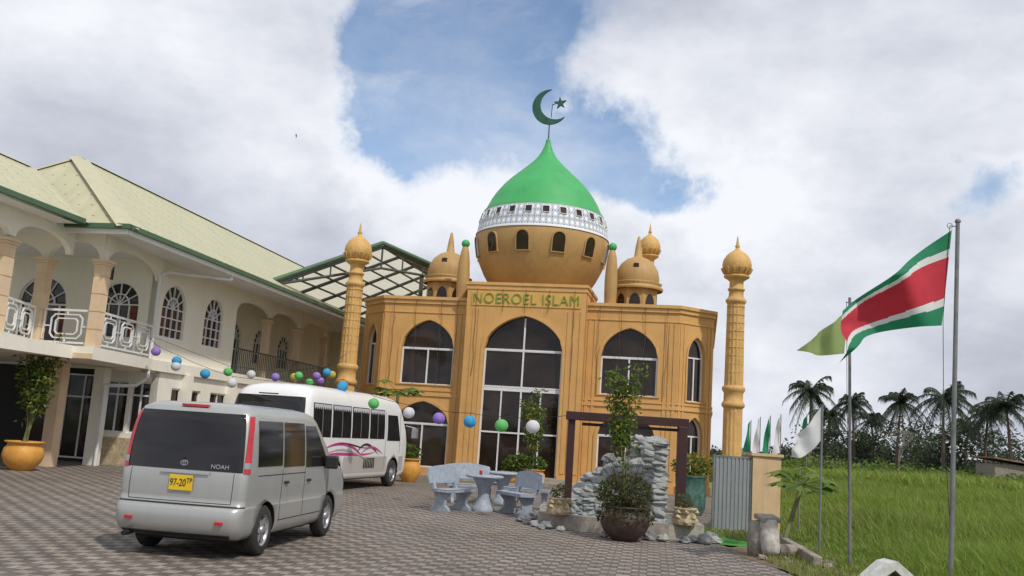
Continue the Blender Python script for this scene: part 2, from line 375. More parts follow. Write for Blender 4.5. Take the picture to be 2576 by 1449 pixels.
# ------------------------------------------------------------------ world
SUN_EL=rad(50); sd=Vector((.42,-.60,0)).normalized()
w=bpy.data.worlds.new('World'); scn.world=w; w.use_nodes=True; n=w.node_tree; L=n.links
for x in list(n.nodes): n.nodes.remove(x)
out=n.nodes.new('ShaderNodeOutputWorld')
sky=n.nodes.new('ShaderNodeTexSky'); sky.sky_type='NISHITA'; sky.sun_disc=False; sky.sun_elevation=SUN_EL; sky.sun_rotation=math.atan2(sd.x,sd.y); sky.air_density=1.0; sky.dust_density=.6; sky.ozone_density=2.
bg1=n.nodes.new('ShaderNodeBackground'); bg1.inputs['Strength'].default_value=.15; L.new(sky.outputs[0],bg1.inputs['Color'])
tc=n.nodes.new('ShaderNodeTexCoord')
def mth(op,a,b=None,cl=False):
    x=n.nodes.new('ShaderNodeMath'); x.operation=op; x.use_clamp=cl
    for i,v in enumerate((a,b)):
        if v is None: continue
        if isinstance(v,(int,float)): x.inputs[i].default_value=v
        else: L.new(v,x.inputs[i])
    return x.outputs[0]
def mapr(v,a,b,c,d):
    x=n.nodes.new('ShaderNodeMapRange'); x.interpolation_type='SMOOTHSTEP'; L.new(v,x.inputs[0])
    for i,q in enumerate((a,b,c,d)): x.inputs[i+1].default_value=q
    return x.outputs[0]
def noise(s,det,ro_,stretch=(1,1,1),off=(0,0,0),vec=None,dist=0):
    mp=n.nodes.new('ShaderNodeMapping'); mp.inputs['Scale'].default_value=stretch; mp.inputs['Location'].default_value=off
    L.new(vec or tc.outputs['Generated'],mp.inputs[0])
    x=n.nodes.new('ShaderNodeTexNoise'); x.inputs['Scale'].default_value=s; x.inputs['Detail'].default_value=det; x.inputs['Roughness'].default_value=ro_; x.inputs['Distortion'].default_value=dist
    L.new(mp.outputs[0],x.inputs['Vector']); return x
wn=noise(6,9,.62)
vs=n.nodes.new('ShaderNodeVectorMath'); vs.operation='SUBTRACT'; L.new(wn.outputs['Color'],vs.inputs[0]); vs.inputs[1].default_value=(.5,.5,.5)
vsc=n.nodes.new('ShaderNodeVectorMath'); vsc.operation='SCALE'; vsc.inputs['Scale'].default_value=.20; L.new(vs.outputs[0],vsc.inputs[0])
va=n.nodes.new('ShaderNodeVectorMath'); va.operation='ADD'; L.new(vsc.outputs[0],va.inputs[0]); L.new(tc.outputs['Generated'],va.inputs[1])
gap=None
def blob(c,r,lo=.35,hi=1.25,vec=None):
    x=n.nodes.new('ShaderNodeVectorMath'); x.operation='DISTANCE'; L.new(vec or va.outputs[0],x.inputs[0]); x.inputs[1].default_value=c
    return mapr(x.outputs['Value'],r*lo,r*hi,1,0)
for c,r in [((-.073,.922,.381),.09),((-.028,.944,.327),.085),((-.12,.943,.316),.065),((-.147,.937,.316),.04),((-.135,.906,.40),.045),((.045,.948,.31),.06),((.09,.948,.296),.05),((.135,.950,.275),.04),((.165,.95,.25),.03),((-.085,.896,.433),.08),((-.01,.908,.419),.065),((0,.86,.51),.12),((.43,.86,.25),.035),((.3,-.6,.7),.4),((-.6,.1,.75),.3)]:
    k=blob(c,r,.0,1.6); gap=k if gap is None else mth('ADD',gap,k)
gap=mth('MINIMUM',gap,1.2)
cn=noise(3.2,9,.6,(1,1,1.7))
cov=mapr(mth('SUBTRACT',mth('ADD',mth('MULTIPLY',cn.outputs['Fac'],1.15),.42),mth('MULTIPLY',gap,.60)),.12,.86,0,1)
wis=noise(5.5,8,.62,(1,1,2.6),(.9,.1,.3),None,.6)
cov=mth('MAXIMUM',cov,mth('MULTIPLY',mapr(wis.outputs['Fac'],.42,.72,0,1),.42))
c2=noise(4.0,10,.58,(1,1,1.8),(.31,.2,.07)); c3=noise(2.1,5,.5,(1,1,1.6),(1.3,.4,.9))
sh=mth('ADD',mth('MULTIPLY',c2.outputs['Fac'],.70),mth('MULTIPLY',c3.outputs['Fac'],.52))
rim=mth('MULTIPLY',gap,.07)
for c,r,a in [((-.06,.965,.255),.11,.12),((-.13,.955,.265),.07,.06),((.23,.94,.25),.10,.13),((.30,.93,.20),.14,.08),((.05,.98,.19),.2,.04),((-.33,.88,.33),.2,-.05),((-.42,.84,.40),.2,.05),((.35,.84,.40),.25,.02),((-.20,.96,.16),.15,.03)]:
    rim=mth('ADD',rim,mth('MULTIPLY',blob(c,r),a))
sh=mth('ADD',sh,rim)
rp=n.nodes.new('ShaderNodeValToRGB'); e=rp.color_ramp.elements
e[0].position=.42; e[0].color=(.38,.40,.475,1); e[1].position=.80; e[1].color=(.90,.92,.97,1)
q=e.new(.58); q.color=(.57,.60,.685,1)
L.new(sh,rp.inputs['Fac'])
bg2=n.nodes.new('ShaderNodeBackground'); bg2.inputs['Strength'].default_value=1.03; L.new(rp.outputs[0],bg2.inputs['Color'])
ms=n.nodes.new('ShaderNodeMixShader'); L.new(cov,ms.inputs[0]); L.new(bg1.outputs[0],ms.inputs[1]); L.new(bg2.outputs[0],ms.inputs[2]); L.new(ms.outputs[0],out.inputs['Surface'])
sl=bpy.data.lights.new('sun','SUN'); sl.energy=2.6; sl.angle=rad(2.0); sl.color=(1,.95,.86)
so=bpy.data.objects.new('sun',sl); COL.objects.link(so)
dv=Vector((sd.x*math.cos(SUN_EL),sd.y*math.cos(SUN_EL),math.sin(SUN_EL))); so.rotation_euler=dv.to_track_quat('Z','Y').to_euler(); so.location=(10,-10,30)
# ------------------------------------------------------------------ ground
b=B(); b.add([(-900,-300,-.03),(900,-300,-.03),(900,1500,-.03),(-900,1500,-.03)],[(0,1,2,3)]); b.obj('ground',M['field'],kind='structure')
b=B(); b.add([(x,y,0) for x,y in [(-45,-8),(4.35,-8),(4.25,14),(4.1,17.6),(4.6,19.9),(6.2,20.1),(9.2,34),(9.2,60),(-45,60)]],[tuple(range(9))]); b.obj('paving',M['paving'],kind='structure')
b=B(); b.add([(3.7,17.6,.006),(4.9,17.1,.006),(5.3,20.0,.006),(3.9,20.0,.006)],[(0,1,2,3)]); b.obj('turf_patch',M['turf'],kind='structure')
b=B(); 
pp=[]
for i in range(28):
    t=i/27*2*math.pi; pp.append((5.0+ (1.15+.25*math.sin(3*t))*math.cos(t)*.8, 15.2+(3.0+.4*math.sin(5*t))*math.sin(t),.004))
b.add(pp,[tuple(range(28))]); b.obj('dirt_patch',M['dirt'],kind='structure')
# ------------------------------------------------------------------ MOSQUE
mo=thing('mosque','ochre mosque with green onion dome, minarets and arched windows','mosque',(.56,35,0),rad(-12))
wb=B()
C2=2.3; WX=5.75; s2=math.sqrt(.5)
door=arch(C2,3.0,.2,4.9,6.18)
wb.panel((-C2,0,0),(1,0,0),[(0,0),(4.6,0),(4.6,7.4),(0,7.4)],[door],.3)
wb.add([(C2,0,0),(C2,3,0),(C2,3,7.4),(C2,0,7.4)],[(0,1,2,3)]); wb.add([(-C2,0,0),(-C2,3,0),(-C2,3,7.4),(-C2,0,7.4)],[(0,1,2,3)])
wb.add([(-C2,0,7.1),(C2,0,7.1),(C2,3,7.1),(-C2,3,7.1)],[(0,1,2,3)])
wb.add([(-C2,3,6.5),(C2,3,6.5),(C2,3,7.4),(-C2,3,7.4)],[(0,1,2,3)])
Wn=[]
def wall(O,a,wd,wins,H=6.7):
    wb.panel(O,a,[(0,0),(wd,0),(wd,H),(0,H)],[arch(*q[:5]) for q in wins],.25)
    for q in wins: Wn.append((O,a,q))
lw=WX-C2
wall((-WX,.5,0),(1,0,0),lw,[(1.88,2.1,3.43,4.85,5.94),(1.88,2.1,.3,1.95,2.78)])
wall((C2,.5,0),(1,0,0),lw,[(1.64,2.1,3.43,4.85,5.94),(1.64,2.1,.3,1.95,2.78)])
AW=1.77
wall((WX,.5,0),(s2,s2,0),AW,[(AW/2,.86,3.35,5.0,5.75),(AW/2,.86,.3,2.1,2.78)])
wall((-WX-AW*s2,.5+AW*s2,0),(s2,-s2,0),AW,[(AW/2,.86,3.35,5.0,5.75),(AW/2,.86,.3,2.1,2.78)])
XS=WX+AW*s2; YS=.5+AW*s2
wb.add([(XS,YS,0),(XS,14,0),(XS,14,6.7),(XS,YS,6.7)],[(0,1,2,3)]); wb.add([(-XS,YS,0),(-XS,14,0),(-XS,14,6.7),(-XS,YS,6.7)],[(0,1,2,3)])
wb.add([(-XS,14,0),(XS,14,0),(XS,14,6.7),(-XS,14,6.7)],[(0,1,2,3)])
foot=[(-WX,.5),(WX,.5),(XS,YS),(XS,14),(-XS,14),(-XS,YS)]
wb.add([(x,y,6.45) for x,y in foot],[tuple(range(6))])
wb.obj('wall',M['ochre'],mo)
def ring(b,poly,d,z0,z1,m=1,th=.5):
    o=offset(poly,d); i=offset(poly,d-th); n_=len(poly)
    vs=[(x,y,z0) for x,y in o]+[(x,y,z1) for x,y in o]+[(x,y,z1) for x,y in i]+[(x,y,z0) for x,y in i]
    fs=[]
    for k in range(4):
        for j in range(n_):
            a0=k*n_+j;a1=k*n_+(j+1)%n_;b0=((k+1)%4)*n_+j;b1=((k+1)%4)*n_+(j+1)%n_; fs.append((a0,a1,b1,b0))
    b.add(vs,fs,m)
cb=B()
ring(cb,foot,.12,6.74,6.86,0); ring(cb,foot,.06,6.58,6.738,0); ring(cb,foot,.03,6.22,6.26,0,.05); ring(cb,foot,.045,3.0,3.09,0,.06); ring(cb,foot,.03,3.2,3.25,0,.05)
cen=[(-C2,0),(C2,0),(C2,3),(-C2,3)]
ring(cb,cen,.07,7.33,7.44,0,.3); ring(cb,cen,.03,7.16,7.326,0,.2)
cb.obj('cornice',M['ochre_trim'],mo)
def strip(O,a,s_,w_,z0,z1,pr=.05,name='pilaster'):
    O=Vector(O);a=Vector(a).normalized();nn=a.cross(Vector((0,0,1))); pb=B()
    pb.panel(O+nn*pr,a,[(s_-w_/2,z0),(s_+w_/2,z0),(s_+w_/2,z1),(s_-w_/2,z1)],(),pr+.02); pb.obj(name,M['ochre'],mo)
for s_ in (.11,.36,.58,4.02,4.24,4.49): strip((-C2,0,0),(1,0,0),s_,.17,.45,6.42,.028)
for s_ in (.12,.38,3.08,3.32): strip((-WX,.5,0),(1,0,0),s_,.18,.45,6.18,.028)
for s_ in (.12,.36,2.98,3.14,3.32): strip((C2,.5,0),(1,0,0),s_,.12,.45,6.18,.028)
for s_ in (.10,.28,AW-.28,AW-.10): strip((WX,.5,0),(s2,s2,0),s_,.11,.45,6.18,.025); strip((-XS,YS,0),(s2,-s2,0),s_,.11,.45,6.18,.025)
for O,a,wd,pr in (((-WX,.5,0),(1,0,0),lw,.07),((C2,.5,0),(1,0,0),lw,.07),((WX,.5,0),(s2,s2,0),AW,.07),((-XS,YS,0),(s2,-s2,0),AW,.07)):
    strip(O,a,wd/2,wd,0,.28,pr,'plinth')
strip((-C2,0,0),(1,0,0),.38,.76,0,.40,.09,'plinth'); strip((-C2,0,0),(1,0,0),4.22,.76,0,.40,.09,'plinth')
def surround(O,a,q,d=.14,pr=.05):
    O=Vector(O);a=Vector(a).normalized();nn=a.cross(Vector((0,0,1))); sb=B()
    cx,w_,z0,zs,zt=q
    sb.panel(O+nn*pr,a,arch(cx,w_+2*d,z0-.02,zs,zt+d*1.25),[arch(cx,w_+.03,z0+.02,zs,zt+.02)],pr+.01)
    sb.obj('window_surround',M['ochre_trim'],mo)
for O,a,q in Wn: surround(O,a,q,.12 if q[1]>1 else .09,.04)
surround((-C2,0,0),(1,0,0),(C2,3.0,.2,4.9,6.18),.12,.045)
for O,a,q in Wn: window(mo,O,a,*q,rec=.16,mull=(0,),archring=(q[1]<1))
g=window(mo,(-C2,0,0),(1,0,0),C2,3.0,.2,4.9,6.18,rec=.22,mull=(0,),trans=(3.5,1.8),vtop=True,name='door',archring=False,fw=.06)
fb=B()
for k in (-.75,.75): fb.box((k,.19,1.85),(.05,.04,3.2))
fb.box((0,.19,3.4),(3.0,.05,.12)); fb.obj('frame',M['white'],g)
fb=B(); fb.box((0,-.55,.07),(5.4,1.6,.14)); fb.box((0,-.3,.2),(4.0,1.0,.13)); fb.obj('entrance_step',M['tile'],mo)
fb=B(); fb.box((0,-.012,6.80),(4.2,.035,.52)); sg=fb.obj('name_sign',M['signpanel'],mo)
text('sign_lettering','NOEROEL ISLAM',.57,(0,-.05,6.81),(rad(90),0,0),M['lettergreen'],sg,.018,.94,-.009,1.05)
DX,DY=-.04,2.85
prof=[(1.55,7.0),(1.75,7.3),(1.98,7.6),(2.30,8.1),(2.54,8.6),(2.68,9.1),(2.73,9.45),(2.72,9.7),(2.70,9.8)]
db=B(); db.lathe(prof,n=64); dm=db.obj('dome',M['dome_brown'],mo,(DX,DY,0))
prof=[(2.75,9.74),(2.75,9.79),(2.71,9.85),(2.67,10.1),(2.59,10.42),(2.49,10.7),(2.44,10.80)]
db=B(); db.lathe(prof,n=96); db.obj('patterned_band',M['band'],dm)
gp=[(2.50,10.70),(2.49,10.75),(2.40,10.86),(2.22,11.25),(2.02,11.58),(1.76,11.92),(1.46,12.24),(1.15,12.52),(.86,12.79),(.59,13.05),(.38,13.3),(.24,13.55),(.14,13.8),(.09,14.0),(.10,14.05),(.0,14.07)]
db=B(); db.lathe(gp,n=64); db.obj('dome_cap',M['green'],dm)
PB=[(2.54,8.6),(2.68,9.1),(2.73,9.45),(2.73,9.7),(2.71,9.85),(2.67,10.1),(2.59,10.42),(2.49,10.7)]
def rdome(z,pr):
    for (r0,z0),(r1,z1) in zip(pr,pr[1:]):
        if z0<=z<=z1 and z1>z0: return r0+(r1-r0)*(z-z0)/(z1-z0)
    return pr[-1][0]
def domewin(ang,z,w_,h_,arched):
    r=rdome(z,PB); d=Vector((math.sin(ang),-math.cos(ang),0)); a=Vector((math.cos(ang),math.sin(ang),0))
    rt=rdome(z+h_/2,PB);rb=rdome(z-h_/2,PB); up=(Vector((0,0,h_))+d*(rt-rb)).normalized()
    O=d*(r+.012)+Vector((0,0,z)) 
    p=arch(0,w_,-h_/2,h_/2-w_/2,h_/2,8,False) if arched else [(-w_/2,-h_/2),(w_/2,-h_/2),(w_/2,h_/2),(-w_/2,h_/2)]
    q=B(); q.panel(O,a,p,(),.12,0,up); o=q.obj('dome_window',M['glass'],dm)
    q=B(); pi_=[(x*1.16,y*1.1) for x,y in p]; q.panel(O+d*.03,a,pi_,[p],.15,0,up); q.obj('window_rim',M['dome_brown'] if arched else M['white'],o)
for i in range(12): domewin(rad(-67+30*i+1),9.17,.50,.76,True)
for i in range(24): domewin(rad(-67+15*i+4),10.45,.26,.27,False)
cbb=B(); zc=15.5; cbb.tube((0,0,14.0),(0,0,14.78),.03,.025,8)
Ro=.77; cxo=.37*Ro; a_t=rad(62); tp=(Ro*math.cos(a_t),Ro*math.sin(a_t)); Ri=math.hypot(tp[0]-cxo,tp[1])
o1=[(Ro*math.cos(t),Ro*math.sin(t)) for t in [a_t+(2*math.pi-2*a_t)*i/40 for i in range(41)]]
ta=math.atan2(tp[1],tp[0]-cxo); i1=[(cxo+Ri*math.cos(t),Ri*math.sin(t)) for t in [2*math.pi-ta-(2*math.pi-2*ta)*i/40 for i in range(41)]]
rt_=rad(27); poly=[(x*math.cos(rt_)-y*math.sin(rt_),x*math.sin(rt_)+y*math.cos(rt_)) for x,y in o1+i1[1:-1]]
cbb.plate((0,0,zc),(1,0,0),(0,0,1),poly,.10)
st=[]
for i in range(10):
    r_=.28 if i%2==0 else .11; t=math.pi/2+i*math.pi/5+.12; st.append((.42+r_*math.cos(t),.17+r_*math.sin(t)))
cbb.plate((0,0,zc),(1,0,0),(0,0,1),st,.09)
cbb.path([(.06,0,zc-.45),(.08,0,zc+.10),(.25,0,zc+.16)],.02,6)
cbb.obj('crescent_finial',M['dkgreen'],dm)
def small_dome(x,y):
    q=B(); 
    oc=[(.86*math.cos(rad(22.5+45*i)),.86*math.sin(rad(22.5+45*i))) for i in range(8)]
    q.prism(oc,6.45,7.72); q.lathe([(1.02,7.70),(1.05,7.76),(1.03,7.82),(.94,7.84),(.94,7.92),(1.0,7.98),(.9,8.02)],n=32)
    q.lathe([(.86,8.0),(.88,8.2),(.82,8.5),(.66,8.78),(.44,8.97),(.22,9.06),(.17,9.1),(.12,9.5),(.05,9.9),(0,9.95)],n=32)
    o=q.obj('small_dome',M['dome_brown'],mo,(x,y,0))
    for i in range(8):
        an=rad(45*i); d=Vector((math.cos(an),math.sin(an),0)); a=Vector((-math.sin(an),math.cos(an),0))
        q=B(); q.panel(d*.81,a,arch(0,.42,6.95,7.2,7.52,8),(),.03); q.obj('dome_opening',M['glass'],o)
    q=B(); q.panel(Vector((0,-.80,8.6)),(1,0,0),[(-.1,-.1),(.1,-.1),(.1,.1),(-.1,.1)],(),.1); q.obj('dome_opening',M['glass'],o)
small_dome(-3.85,2.6); small_dome(3.95,2.6)
def bottle(x,y):
    q=B(); q.lathe([(.16,6.6),(.22,6.85),(.24,7.3),(.245,7.8),(.22,8.3),(.17,8.7),(.12,8.9),(.10,8.95)],n=24); o=q.obj('finial_pillar',M['dome_brown'],mo,(x,y,0))
    q=B(); q.lathe([(.0,8.90)]+[(.165*math.sin(math.pi*i/12),9.08-.165*math.cos(math.pi*i/12)) for i in range(1,12)]+[(0,9.245)],n=20); q.obj('finial_ball',M['green'],o)
bottle(-2.72,.75); bottle(3.1,.75)
def minaret(x,y,zb=0,sc=1,name='minaret'):
    q=B(); q.lathe([(.42,0),(.42,.35),(.36,.4),(.33,.5),(.33,3.25)],n=96,flute=14,fa=.035)
    q.lathe([(.33,3.2),(.40,3.25),(.42,3.33),(.38,3.42),(.345,3.45),(.345,3.75),(.38,3.8),(.42,3.88),(.40,3.97),(.33,4.02)],n=32)
    q.lathe([(.325,4.0),(.30,7.05)],n=96,flute=14,fa=.045)
    for k in range(9): q.lathe([(.318,4.5+.3*k-.015),(.334,4.5+.3*k),(.318,4.5+.3*k+.015)],n=24)
    q.lathe([(.30,7.0),(.37,7.08),(.38,7.15),(.32,7.22),(.27,7.3),(.26,7.5),(.31,7.52),(.31,7.58),(.26,7.6),(.25,7.85),(.33,7.92),(.46,8.0),(.47,8.06),(.36,8.1)],n=32)
    o=q.obj(name,M['minaret'],mo,(x,y,zb)); o.scale=(sc,sc,1)
    q=B()
    q.lathe([(.34,8.08),(.44,8.15),(.52,8.32),(.535,8.48),(.50,8.65),(.40,8.82),(.26,8.95),(.13,9.03),(.07,9.1),(.07,9.14),(.10,9.18),(.06,9.24),(.025,9.5),(0,9.62)],n=32)
    for i in range(14):
        t=2*math.pi*i/14; q.tube((.47*math.cos(t),.47*math.sin(t),8.14),(.545*math.cos(t),.545*math.sin(t),8.34),.03,.05,6)
    q.obj('onion_top',M['minaret'],o)
minaret(7.75,.6); minaret(-6.75,-.35)
minaret(4.0,8.6,2.3,.95)
for x,y0 in ((-5.3,.40),(-4.4,.40),(-3.4,.40),(-2.75,.40),(-1.9,-.08),(-.9,-.08),(0.,-.08),(.9,-.08),(1.85,-.08),(2.75,.40),(3.6,.40),(4.5,.40),(5.3,.40)):
    p=[(x+R.uniform(-.05,.05),y0-.0,7.2 if abs(x)<2.3 else 6.8)]
    for k in range(8 if abs(x)>1.4 else 3): p.append((x+R.uniform(-.05,.05),y0+.02,p[-1][2]-(.42 if abs(x)>1.4 else .3)))
    q=B(); q.path(p,.009,4); q.obj('light_wire',M['facadewire'],mo)
# ------------------------------------------------------------------ CANOPY
ca=thing('canopy','open gable canopy with white sheets on green steel trusses','canopy',(0,0,0))
FL=Vector((-9.0,35.0,6.75)); FP=Vector((-5.52,38.5,9.15)); FR=Vector((-2.2,40.4,8.2)); bk=Vector((2.3,10.5,0))
q=B(); up=Vector((0,0,.12))
q.add([FL+up,FP+up,FP+bk+up,FL+bk+up],[(0,1,2,3)]); q.add([FP+up,FR+up,FR+bk+up,FP+bk+up],[(0,1,2,3)]); q.obj('roof_sheet',M['canopy'],ca)
q=B()
for i in range(6):
    o_=bk*(i/5); q.tube(FL+o_,FP+o_,.07,n=6); q.tube(FP+o_,FR+o_,.07,n=6)
for i in range(7):
    t=i/6; q.tube(FL.lerp(FP,t),FL.lerp(FP,t)+bk,.045,n=6); q.tube(FP.lerp(FR,t),FP.lerp(FR,t)+bk,.045,n=6)
lp=FP+Vector((0,0,-.9))
q.tube(FL,lp,.055,n=6); q.tube(lp,FR,.055,n=6); q.tube(lp,FP,.045,n=6)
for t in (.25,.5,.75): q.tube(FL.lerp(FP,t),FL.lerp(lp,t),.035,n=6); q.tube(FP.lerp(FR,t),lp.lerp(FR,t),.035,n=6)
q.tube(FP+bk*.1+Vector((1.4,0,-.9)),FP+bk*.1+Vector((1.4,0,-3.4)),.09,n=8)
q.obj('steel_truss',M['greensteel'],ca)
q=B(); q.tube(FL+Vector((0,-.12,.15)),FP+Vector((0,-.12,.15)),.09,n=6); q.tube(FP+Vector((0,-.12,.15)),FR+Vector((0,-.12,.15)),.09,n=6); q.obj('roof_edge',M['gutter'],ca)
q=B(); q.tube((-2.6,44,0),(-2.6,44,8.2),.08,n=8); q.obj('post',M['greensteel'],ca)
# ------------------------------------------------------------------ LEFT BUILDING
lb=thing('community_hall','two storey cream hall with balcony, arched windows and metal roof','building',(-11,28.8,0),rad(-10))
q=B()
W1=(1.15,1.45,4.05,5.0,5.75); W2=(3.85,1.35,4.05,5.0,5.75)
q.panel((0,0,0),(0,1,0),[(0,2.9),(5.5,2.9),(5.5,6.5),(0,6.5)],[arch(*W1,pointed=False),arch(*W2,pointed=False)],.2)
E1=(1.25,1.4,3.9,4.95,5.65); E2=(3.9,1.75,3.32,4.85,5.75)
XE=-8
q.panel((XE,0,0),(1,0,0),[(0,2.9),(8,2.9),(8,6.5),(0,6.5)],[arch(8-E1[0],*E1[1:],pointed=False),arch(8-E2[0],*E2[1:],pointed=False)],.2)
GX=-1.7
gw=[(6.6,1.2,4.0,4.9,5.5),(9.0,1.1,3.32,4.9,5.5),(11.4,1.2,4.0,4.9,5.5),(13.9,1.2,4.0,4.9,5.5)]
q.panel((GX,0,0),(0,1,0),[(5.5,3.3),(20,3.3),(20,6.5),(5.5,6.5)],[arch(*k,pointed=False) for k in gw],.15)
q.add([(0,5.5,2.9),(GX,5.5,2.9),(GX,5.5,6.5),(0,5.5,6.5)],[(0,1,2,3)])
q.add([(0,20,0),(-8,20,0),(-8,20,6.5),(0,20,6.5)],[(0,1,2,3)])
q.panel((-1.75,.5,0),(1,0,0),[(0,0),(1.8,0),(1.8,3.0),(0,3.0)],[[(.15,1.0),(.9,1.0),(.9,2.6),(.15,2.6)],[(1.0,1.0),(1.65,1.0),(1.65,2.6),(1.0,2.6)]],.15)
q.panel((.05,.5,0),(0,1,0),[(0,0),(19.5,0),(19.5,3.0),(0,3.0)],[[(1+2.6*i,.15),(2.9+2.6*i,.15),(2.9+2.6*i,2.5),(1+2.6*i,2.5)] for i in range(6)],.15)
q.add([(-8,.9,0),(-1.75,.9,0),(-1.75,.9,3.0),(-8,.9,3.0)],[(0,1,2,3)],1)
q.add([(-1.75,.9,0),(-1.75,.5,0),(-1.75,.5,3.0),(-1.75,.9,3.0)],[(0,1,2,3)])
q.obj('wall',[M['cream'],M['dark']],lb)
q=B(); q.panel((-1.72,.46,0),(1,0,0),[(0,.0),(1.75,0),(1.75,.85),(0,.85)],(),.04); q.obj('stone_cladding',M['shell'],lb)
for k in (W1,W2): window(lb,(0,0,0),(0,1,0),*k,rec=.1,mull=(-.36,0,.36),trans=(4.35,4.68),fw=.036,pointed=False,fan=True,curtain=True)
window(lb,(XE,0,0),(1,0,0),8-E1[0],*E1[1:],rec=.1,mull=(-.35,0,.35),trans=(4.4,),fw=.04,pointed=False,fan=True,curtain=True)
window(lb,(XE,0,0),(1,0,0),8-E2[0],*E2[1:],rec=.1,mull=(-.6,.6),trans=(),fw=.06,pointed=False,fan=True,curtain=True,name='balcony_door')
for k in gw: window(lb,(GX,0,0),(0,1,0),*k,rec=.08,mull=(-.3,0,.3),trans=(4.45,),fw=.04,pointed=False,fan=True,curtain=True)
def rwin(O,a,x0,x1,z0,z1,mull=1):
    O=Vector(O);a=Vector(a).normalized();nn=a.cross(Vector((0,0,1)))
    g_=B(); g_.panel(O-nn*.1,a,[(x0-.02,z0-.02),(x1+.02,z0-.02),(x1+.02,z1+.02),(x0-.02,z1+.02)],(),.01); g_=g_.obj('window',M['glass'],lb)
    h=B(); fw=.05; h.panel(O-nn*.06,a,[(x0,z0),(x1,z0),(x1,z1),(x0,z1)],[[(x0+fw,z0+fw),(x1-fw,z0+fw),(x1-fw,z1-fw),(x0+fw,z1-fw)]],.04)
    for i in range(1,mull+1):
        xx=x0+(x1-x0)*i/(mull+1); h.panel(O-nn*.058,a,[(xx-.025,z0+.01),(xx+.025,z0+.01),(xx+.025,z1-.01),(xx-.025,z1-.01)],(),.04)
    h.panel(O-nn*.056,a,[(x0+.01,z0+(z1-z0)*.72),(x1-.01,z0+(z1-z0)*.72),(x1-.01,z0+(z1-z0)*.72+.05),(x0+.01,z0+(z1-z0)*.72+.05)],(),.04)
    h.obj('frame',M['white'],g_)
rwin((-1.75,.5,0),(1,0,0),.15,.9,1,2.6); rwin((-1.75,.5,0),(1,0,0),1.0,1.65,1,2.6)
for i in range(6): rwin((.05,.5,0),(0,1,0),1+2.6*i,2.9+2.6*i,.15,2.5,2)
rwin((-8,.8,0),(1,0,0),3.6,6.0,.1,2.75,3)
SX=.72
q=B(); q.prism([(-8,-3.9),(SX,-3.9),(.16,.0),(-8,.0)],2.97,3.30); q.box((-3.0,-9,3.13),(6.3,10.2,.34)); q.prism([(-1.6,0.002),(.16,.002),(.16,20),(-1.6,20)],2.96,3.29)
q.obj('balcony_slab',M['cream'],lb)
q=B(); q.panel((-8.0,-3.922,0),(1,0,0),[(0,2.98),(8+SX,2.98),(8+SX,3.12),(0,3.12)],(),.02); q.obj('slab_moulding',M['peach'],lb)
def column(x,y,z0,z1,w_=.32,cap=True,mt='peach'):
    h=B(); zz=z0
    if cap:
        h.box((x,y,(z0+z1)/2-.1),(w_-.03,w_-.03,z1-z0-.25))
        while zz<z1-.85:
            h.box((x,y,zz+.235),(w_,w_,.45)); zz+=.48
        h.box((x,y,(zz+z1)/2-.12),(w_,w_,z1-zz-.28)); 
        for i,(e_,t_) in enumerate(((.03,.07),(.09,.06),(.15,.07))): h.box((x,y,z1-.25+.07*i),(w_+e_,w_+e_,t_))
    else: h.box((x,y,(z0+z1)/2),(w_,w_,z1-z0))
    h.obj('column',M[mt],lb)
column(.50,-3.62,3.3,5.75,.30); column(-1.25,-3.62,3.3,5.75,.30); column(-.45,-6.3,3.3,5.75,.38); column(-5.0,-3.6,3.3,5.7)
column(-1.35,-2.2,0,2.95,.34,False); column(-1.3,-.25,0,2.95,.34,False,'cream'); column(-5,-3.5,0,2.95,.42,False); column(-.4,-8,0,2.95,.5,False)
for y in (2.2,5.4,8.6,11.8): column(.14,y,0,2.95,.32,False,'cream')
for y in (8.6,11.8,15): column(-.2,y,3.3,5.7,.26,True)
def fascia(O,a,wd,z0,z1,rise=.6,th=.16):
    qq=B(); p=[(0,z0),(.08,z0)]
    for i in range(0,17):
        t=math.pi*(1-i/16); p.append((wd/2+(wd/2-.10)*math.cos(t), z0+rise*math.sin(t)))
    p+=[(wd-.08,z0),(wd,z0),(wd,z1),(0,z1)]
    qq.panel(O,a,p,(),th); n_=Vector(a).normalized().cross(Vector((0,0,1))); qq.panel(Vector(O)-n_*th,a,p,(),.01); qq.obj('arched_fascia',M['cream'],lb)
fascia((-1.25,-3.70,0),(1,0,0),1.75,5.70,6.45,.5); fascia((-5.0,-3.70,0),(1,0,0),3.75,5.70,6.45,.5)
dd_=Vector((-.45,3.6,0)); fascia((.57,-3.6,0),dd_,dd_.length,5.70,6.45,.5)
for y in (5.5,8.6,11.8): fascia((-.02,y,0),(0,1,0),3.15,5.70,6.45,rise=.35)
fascia((-.26,-14,0),(0,1,0),7.7,5.75,6.5,.6); fascia((-.26,-6.3,0),(0,1,0),2.4,5.75,6.5,rise=.45)
def slope(b_,pts,mi=0): b_.add(pts,[tuple(range(len(pts)))],mi)
EX=1.55; EZ=6.5; RX=-2.5; RZ=9.35; LX=-6.6
W_E=.38; WZ=6.56; WR=-2.75; WRZ=8.50
q=B()
faces=[[(EX,-4.35,EZ),(EX,21,EZ),(RX,19,RZ),(RX,-1.1,RZ)],[(LX,-4.35,EZ),(EX,-4.35,EZ),(RX,-1.1,RZ)],[(LX,-4.35,EZ),(RX,-1.1,RZ),(RX,19,RZ),(LX,21,EZ)],
 [(W_E,-14,WZ),(W_E,-4.7,WZ),(WR,-3.0,WRZ),(WR,-14,WRZ)],[(W_E,-4.7,WZ),(-6.2,-4.7,WZ),(WR,-3.0,WRZ)]]
for fc in faces: slope(q,fc)
o=q.obj('roof',M['roof'],lb)
uvl=o.data.uv_layers.new(name='UVMap')
